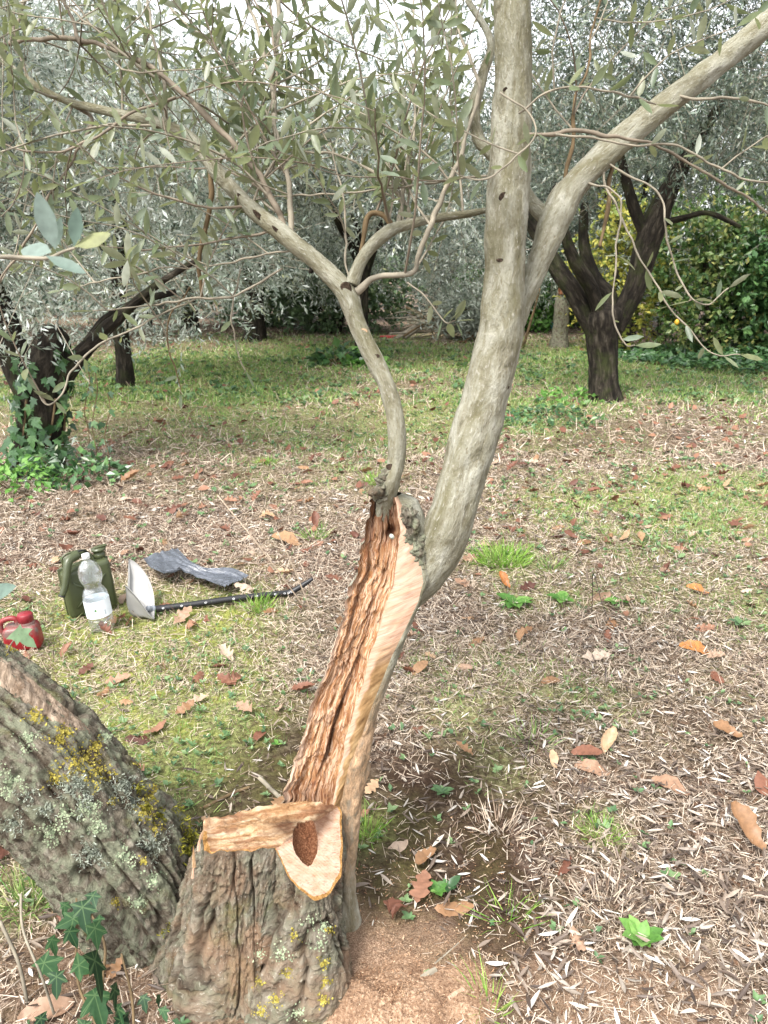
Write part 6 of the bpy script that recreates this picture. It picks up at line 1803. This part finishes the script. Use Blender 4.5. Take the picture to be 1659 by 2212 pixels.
bt.rotation_euler = (0, math.radians(-6), 0)
prof = [(.002, .008), (.03, .004), (.045, .006), (.050, .018), (.050, .05), (.048, .058), (.050, .066), (.0505, .15), (.047, .168), (.043, .178), (.036, .190), (.034, .198), (.037, .208), (.044, .225), (.0465, .245), (.044, .268), (.036, .288), (.024, .302), (.015, .310), (.0135, .318), (.0135, .326)]
pr = crom(np.array(prof), 80)
V, F = lathe(pr, 40)
inner = pr.copy(); inner[:, 0] = np.maximum(inner[:, 0] - .0012, .001)
V2, F2 = lathe(inner[2:], 40)
local_part("bottle_body", V, F, pet(), bt)
V, F = lathe([(.001, .337), (.0145, .337), (.0155, .335), (.0155, .318), (.0135, .317)], 28)
local_part("cap", V, F[:, ::-1], M_("white_plastic", (.75, .77, .80), .4, .5, var=.03), bt)
def arc_panel(a0, a1, z0, z1, r, n=20, m=4):
    a = np.linspace(math.radians(a0), math.radians(a1), n); z = np.linspace(z0, z1, m)
    AA, ZZ = np.meshgrid(a, z)
    V = np.stack([r * np.cos(AA), r * np.sin(AA), ZZ], -1).reshape(-1, 3)
    i = np.arange(m - 1)[:, None] * n; j = np.arange(n - 1)[None]
    return V, np.stack([i + j, i + j + 1, i + n + j + 1, i + n + j], -1).reshape(-1, 4)
V, F = arc_panel(0, 360, .068, .142, .0515, 48)
lb = local_part("paper_label", V, F, M_("label_paper", (.74, .78, .83), .6, .3, var=.03), bt)
M_LG = M_("label_green", (.25, .48, .16), .6, .3); M_LD = M_("label_dark", (.02, .06, .05), .6, .3); M_LGR = M_("label_grey", (.45, .5, .55), .6, .3)
c0_ = -72
for a0, a1, z0, z1, mt in [(c0_ - 36, c0_ + 26, .078, .079, M_LG), (c0_ - 36, c0_ + 26, .0845, .0855, M_LG), (c0_ - 36, c0_ - 35, .078, .0855, M_LG), (c0_ + 25, c0_ + 26, .078, .0855, M_LG), (c0_ - 26, c0_ + 8, .118, .1188, M_LGR), (c0_ - 20, c0_ + 4, .092, .0927, M_LGR), (c0_ + 30, c0_ + 36, .080, .10, M_LGR)]:
    V, F = arc_panel(a0, a1, z0, z1, .0519, 8, 2)
    o = local_part("label_print", V, F, mt, lb)
K = 14
a = np.linspace(0, 2 * math.pi, K, endpoint=False)
for sgn, mt in ((0, M_LD), (1, M_LG)):
    aa2 = math.radians(c0_ - 8 + sgn * 3) + .10 * np.cos(a) * (1 - .45 * sgn); zz2 = .104 + .0065 * np.sin(a) * (1 - .5 * sgn)
    rr3 = .0519 + .0002 * sgn
    V = np.vstack([np.stack([rr3 * np.cos(aa2), rr3 * np.sin(aa2), zz2], 1)])
    local_part("label_print", V, np.array([list(range(K))]), mt, lb)

# red canister
def red_dirty():
    m, nt = new_mat("dirty_red_plastic")
    tc = nd(nt, "TexCoord").outputs['Object']
    z = nd(nt, "SeparateXYZ", {0: tc}).outputs[2]
    n = noise(nt, tc, 22, 5, .7)
    n2 = noise(nt, tc, 90, 4, .7)
    band = mth(nt, 'MULTIPLY', ramp(nt, z, [(.055, 0.0), (.075, 1.0), (.115, 1.0), (.125, .2)]), ramp(nt, n, [(.38, 0.0), (.55, .85)]))
    c = mixc(nt, band, ramp(nt, n2, [(.3, (.15, .006, .009)), (.7, (.24, .012, .017))]), (.13, .10, .085))
    finish(nt, c, .42, spec=.4, bump=n2, bump_d=.002)
    return m
M_RED = red_dirty()
g = G(52, 1396); g[2] = height(g[0], g[1])
rc = thing("oil_canister", tuple(g), "small dirty red plastic canister with cap and moulded handle", "canister")
rc.rotation_euler = (0, math.radians(-3), math.radians(12))
V, F = rbox(0.005, 0, .052, .135, .085, .104, .018, 4)
V[:, 0] *= np.where(V[:, 2] > .07, 1 - .10 * (V[:, 2] - .07) / .03, 1)
local_part("body", V, F, M_RED, rc)
V, F = lathe([(.03, .098), (.030, .112), (.026, .116), (.026, .118)], 20)
local_part("neck", V + [.028, 0, 0], F, M_RED, rc)
V, F = lathe([(.026, .112), (.029, .114), (.029, .142), (.026, .146), (.001, .147)], 24)
local_part("cap", V + [.028, 0, 0], F, M_("red_cap", (.17, .012, .018), .45, .4), rc)
q = crom(np.array([(-.052, 0, .05), (-.068, 0, .09), (-.064, 0, .118), (-.045, 0, .130), (-.02, 0, .132), (-.006, 0, .122), (-.004, 0, .095)]), 30)
V, F, A = sweep(q, np.full(30, .0105), 12)
local_part("handle", V, F, M_RED, rc)

# plastic scoop with long black handle
def zz(x, y): return (250.6 + x * .2656, 1175 + y * .2656)
g = G(*zz(190, 600)); g[2] = height(g[0], g[1])
sc = thing("long_handled_scoop", tuple(g), "pale grey plastic scoop with a long black bent handle lying on the turf", "scoop")
rim_far = [zz(108, 120) + (3.17,), zz(160, 150) + (3.17,), zz(215, 205) + (3.16,), zz(265, 280) + (3.14,), zz(296, 360) + (3.12,), zz(312, 450) + (3.08,), zz(314, 530) + (3.04,), zz(306, 606) + (2.975,)]
rim_near = [zz(80, 338) + (2.985,), zz(120, 375) + (2.98,), zz(165, 425) + (2.975,), zz(205, 475) + (2.97,), zz(240, 525) + (2.965,), zz(270, 570) + (2.965,), zz(292, 596) + (2.968,), zz(306, 606) + (2.975,)]
belly = [zz(95, 500) + (3.05,), zz(118, 555) + (3.04,), zz(150, 583) + (3.03,), zz(190, 590) + (3.02,), zz(230, 590) + (3.01,), zz(262, 597) + (3.0,), zz(285, 605) + (2.985,), zz(306, 608) + (2.975,)]
rf, rn, be = (crom(np.array([P(u, v, y) for u, v, y in q]), 30) for q in (rim_far, rim_near, belly))
nV = 22
grid = np.zeros((30, nV, 3))
for k in range(30):
    c3 = np.array([rf[k], rf[k] * .42 + be[k] * .58, be[k], rn[k] * .5 + be[k] * .5, rn[k]])
    grid[k] = crom(c3, nV)
SV = grid.reshape(-1, 3)
def shell(V, nr, nc, th):
    F = strip_faces(nr, nc)
    a = V[F[:, 1]] - V[F[:, 0]]; b_ = V[F[:, 3]] - V[F[:, 0]]
    fn = np.cross(a, b_)
    vn = np.zeros_like(V)
    for k in range(4): np.add.at(vn, F[:, k], fn)
    vn = norm(vn)
    V2 = V + vn * th
    N = len(V)
    bd = np.concatenate([np.arange(nc), np.arange(1, nr) * nc + nc - 1, np.arange(nc - 2, -1, -1) + (nr - 1) * nc, np.arange(nr - 2, 0, -1) * nc])
    nb = np.roll(bd, -1)
    S = np.stack([bd, nb, nb + N, bd + N], 1)
    return np.vstack([V, V2]), [np.vstack([F[:, ::-1], F + N, S])]
V, F = shell(SV, 30, nV, .003)
M_GPL = M_("pale_grey_plastic", (.29, .285, .275), .5, .35, var=.08, sc=18)
part("scoop_pan", V, F, M_GPL, sc)
# closing wall at the wide left end
ew = grid[0]
cE = ew.mean(0)
V, F = shell(np.stack([ew, ew * .5 + cE * .5 + [.006, 0, 0]], 1).reshape(-1, 3), nV, 2, .003)
part("end_lip", V, F, M_GPL, sc)
hp = [P(*zz(255, 525), 3.02), P(*zz(330, 528), 3.05), P(*zz(600, 495), 3.09), P(*zz(1000, 440), 3.15), P(*zz(1300, 408), 3.20), P(*zz(1400, 398), 3.22), P(*zz(1455, 375), 3.225), P(*zz(1520, 335), 3.23), P(*zz(1600, 282), 3.235)]
q = crom(np.array([list(p) + [r] for p, r in zip(hp, (.011, .0145, .0145, .014, .014, .014, .013, .012, .008))]), 90)
V, F, A = sweep(q[8:, :3], q[8:, 3], 14)
hd = part("handle", V, F, M_BLACK, sc)
V, F, A = sweep(q[:11, :3], q[:11, 3] * 1.15, 12)
part("handle_socket", V, F, M_("grey_plastic_socket", (.20, .22, .25), .5, .4), sc)
M_WMK = M_("white_print", (.55, .55, .56), .6, .3)
for k in list(range(14, 66, 6)) + [9]:
    c = q[k, :3]; t = norm((q[k + 1, :3] - q[k - 1, :3])[None])[0]
    view = norm((CAM - c)[None])[0]
    n_ = norm((view - t * view.dot(t))[None])[0]; b_ = np.cross(t, n_)
    V = []
    for aa3 in np.linspace(0, 2 * math.pi, 10, endpoint=False):
        for rr4 in (.55, 1.0):
            V.append(c + t * .0055 * rr4 * math.cos(aa3) + b_ * .0042 * rr4 * math.sin(aa3) + n_ * (q[k, 3] + .0006))
    F = np.array([(2 * m, 2 * m + 1, (2 * m + 3) % 20, (2 * m + 2) % 20) for m in range(10)])
    part("printed_mark", np.array(V), F, M_WMK, hd)

# crumpled grey plastic sheet
back = [zz(505, 70), zz(545, 125), zz(600, 190), zz(680, 225), zz(790, 243), zz(860, 243), zz(950, 248), zz(1020, 275), zz(1082, 300)]
front = [zz(225, 165), zz(290, 250), zz(395, 322), zz(460, 292), zz(520, 276), zz(590, 305), zz(680, 350), zz(780, 390), zz(865, 430)]
nb_, nf_ = 90, 40
Bk, Fr = crom(np.array(back), nb_), crom(np.array(front), nb_)
V = np.zeros((nb_, nf_, 3))
for a_ in range(nb_):
    for b_ in range(nf_):
        t = b_ / (nf_ - 1)
        uv = Bk[a_] * (1 - t) + Fr[a_] * t
        V[a_, b_] = G(uv[0], uv[1], 0.012)
Vf = V.reshape(-1, 3)
s_ = np.repeat(np.linspace(0, 1, nb_), nf_); t_ = np.tile(np.linspace(0, 1, nf_), nb_)
_w = t_ * 2.6 + .8 * s_ + .9 * vnoise(np.stack([s_ * 3.5, t_ * 3, s_ * 0], 1), 3)
Vf[:, 2] += .026 + .010 * np.abs((_w % 1.0) - .5) * 2 + .006 * np.abs(fbm(np.stack([s_ * 6, t_ * 14, s_ * 0], 1), 2, 15)) + .010 * fbm(np.stack([s_ * 4, t_ * 2, s_ * 0], 1), 2, 12) + .022 * np.exp(-((s_ - .5) / .05) ** 2) * t_ + .010 * t_
V, F = shell(Vf, nb_, nf_, .0012)
M_SHEET, nt = new_mat("dark_plastic_film")
tc = nd(nt, "TexCoord").outputs['Object']
n = noise(nt, tc, 40, 4, .6)
finish(nt, ramp(nt, n, [(.3, (.06, .067, .08)), (.7, (.105, .115, .137))]), .24, bump=noise(nt, mapping(nt, tc, (.35, 1, 1)), 45, 5, .65, .8), bump_d=.012, spec=.8, strength=.6)
tag(part("plastic_sheet", V, F, M_SHEET), "crumpled dark grey plastic sheet lying on the turf beyond the scoop", "plastic sheet")

# ------------------------------------------------------------------ brushwood, far stump, odds and ends
g = G(950, 735)
bw = thing("brushwood_pile", (g[0], g[1], 0), "heap of cut branches lying on the far lawn", "brushwood")
for k in range(70):
    a = rng.normal() * .5 + (0.15 if k % 3 else 2.9)
    L_ = .7 + 1.0 * rng.random()
    c = np.array([g[0] + .25 + rng.normal() * .35, g[1] + .2 + rng.normal() * .3, .10 + .55 * rng.random() ** 1.6])
    d = np.array([math.cos(a), .4 * rng.normal(), .18 + .35 * rng.normal()]); d /= np.linalg.norm(d)
    q = crom(np.array([c - d * L_ / 2, c + rng.normal(size=3) * .04, c + d * L_ / 2]), 7)
    q[:, 2] = np.maximum(q[:, 2], .02)
    r_ = .008 + .020 * rng.random() ** 2
    V, F, A = sweep(q, np.linspace(r_, r_ * .5, 7), 6)
    part("stick", V, F, [M_PALE, M_TWIG, M_PALE, M_TWIG_DARK][k % 4], bw, A)
for pts in ([wp(858, 732, 15.3, 6), wp(890, 712, 15.3, 7), wp(925, 688, 15.4, 6)], [wp(875, 730, 15.2, 4), wp(930, 690, 15.3, 4), wp(985, 655, 15.4, 3)], [wp(880, 692, 15.4, 4), wp(960, 670, 15.5, 3), wp(1010, 660, 15.5, 2)]):
    trunk_tube("stick", pts, bw, M_DARK if pts[0][0] < g[0] - 1 else M_TWIG, 0, 12, 8)
(V, F, A), c, td, ln = leaf_cloud([(g[0] + .45, g[1] - .1, .62, .5, .45, .35)], 320, 10, .11, .3)
part("dry_leaves", V, F, M_GREYLITTER, bw, A, "stuff", smooth=False)
# dry post-like stump left of the dark olive tree
b1 = G(1207, 750)
ds = thing("dry_stump", (b1[0], b1[1], 0), "tall grey dry stump with a reddish broken top left of the dark olive tree", "stump")
trunk_tube("stump_body", [(b1[0], b1[1], -.05, .17), (b1[0], b1[1], .3, .13), (b1[0] + .02, b1[1], .7, .13), (b1[0] + .03, b1[1], .95, .11)], ds, M_LIMB, .03)
trunk_tube("broken_top", [(b1[0] + .03, b1[1] - .03, .90, .115), (b1[0] + .03, b1[1] - .03, 1.0, .09), (b1[0] + .05, b1[1], 1.08, .03)], ds, M_ROT, .03, 20, 16)
g1 = G(1130, 748)
trunk_tube("leaning_pole", [(g1[0], g1[1], -.02, .025), (g1[0] + .14, g1[1], .55, .022), (g1[0] + .24, g1[1], 1.0, .015)], None, M_TWIG_DARK, 0, 10, 8)
tag(bpy.data.objects[[o.name for o in bpy.data.objects if o.name.startswith("leaning_pole")][0]], "thin brown pole leaning right behind the bent trunk", "pole")
g2 = G(838, 731)
V, F = rbox(g2[0], g2[1], .03, .32, .06, .05, .006, 2)
tag(part("red_board", V, F, M_("red_paint", (.42, .05, .05), .5)), "short red board lying on the far lawn left of the brushwood", "board")
g2 = G(1193, 710)
V, F = lathe([(.001, 0), (.09, .0), (.11, .12), (.10, .12), (.085, .01)], 14)
tag(part("turquoise_pot", V + [g2[0], g2[1], 0], F, M_("turquoise_plastic", (.12, .50, .46), .5)), "small turquoise plastic pot by the dry stump", "pot")
# small bare shrub on the right lawn
b3 = G(1425, 740)
bs = thing("bare_shrub", (b3[0], b3[1], 0), "small bare-stemmed shrub on the right of the dark olive tree", "shrub")
for pts in ([(1430, 745, 13), (1415, 722, 13.), (1395, 705, 13.), (1370, 690, 13)], [(1432, 745, 13), (1440, 715, 13), (1445, 690, 13), (1470, 665, 13)], [(1430, 745, 13), (1442, 720, 13), (1468, 695, 13), (1490, 680, 13)], [(1425, 740, 13), (1424, 700, 13), (1440, 640, 13), (1450, 600, 13)]):
    trunk_tube("stem", [wp(u, v, b3[1], 5 - k) for k, (u, v, y) in enumerate(pts)], bs, M_DARK, 0, 14, 8)
(V, F, A), c, td, ln = leaf_cloud([(b3[0] + .1, b3[1], 1.3, .6, .4, .35)], 60, 8, .09, .3, shape=ROUND_FAR)
part("foliage", V, F, M_CITRUS, bs, A, "stuff", smooth=False)

print("objects", len(bpy.data.objects), "tris", sum(sum(len(p) - 2 for p in [o.data.polygons]) if False else len(o.data.polygons) for o in bpy.data.objects if o.type == 'MESH'))
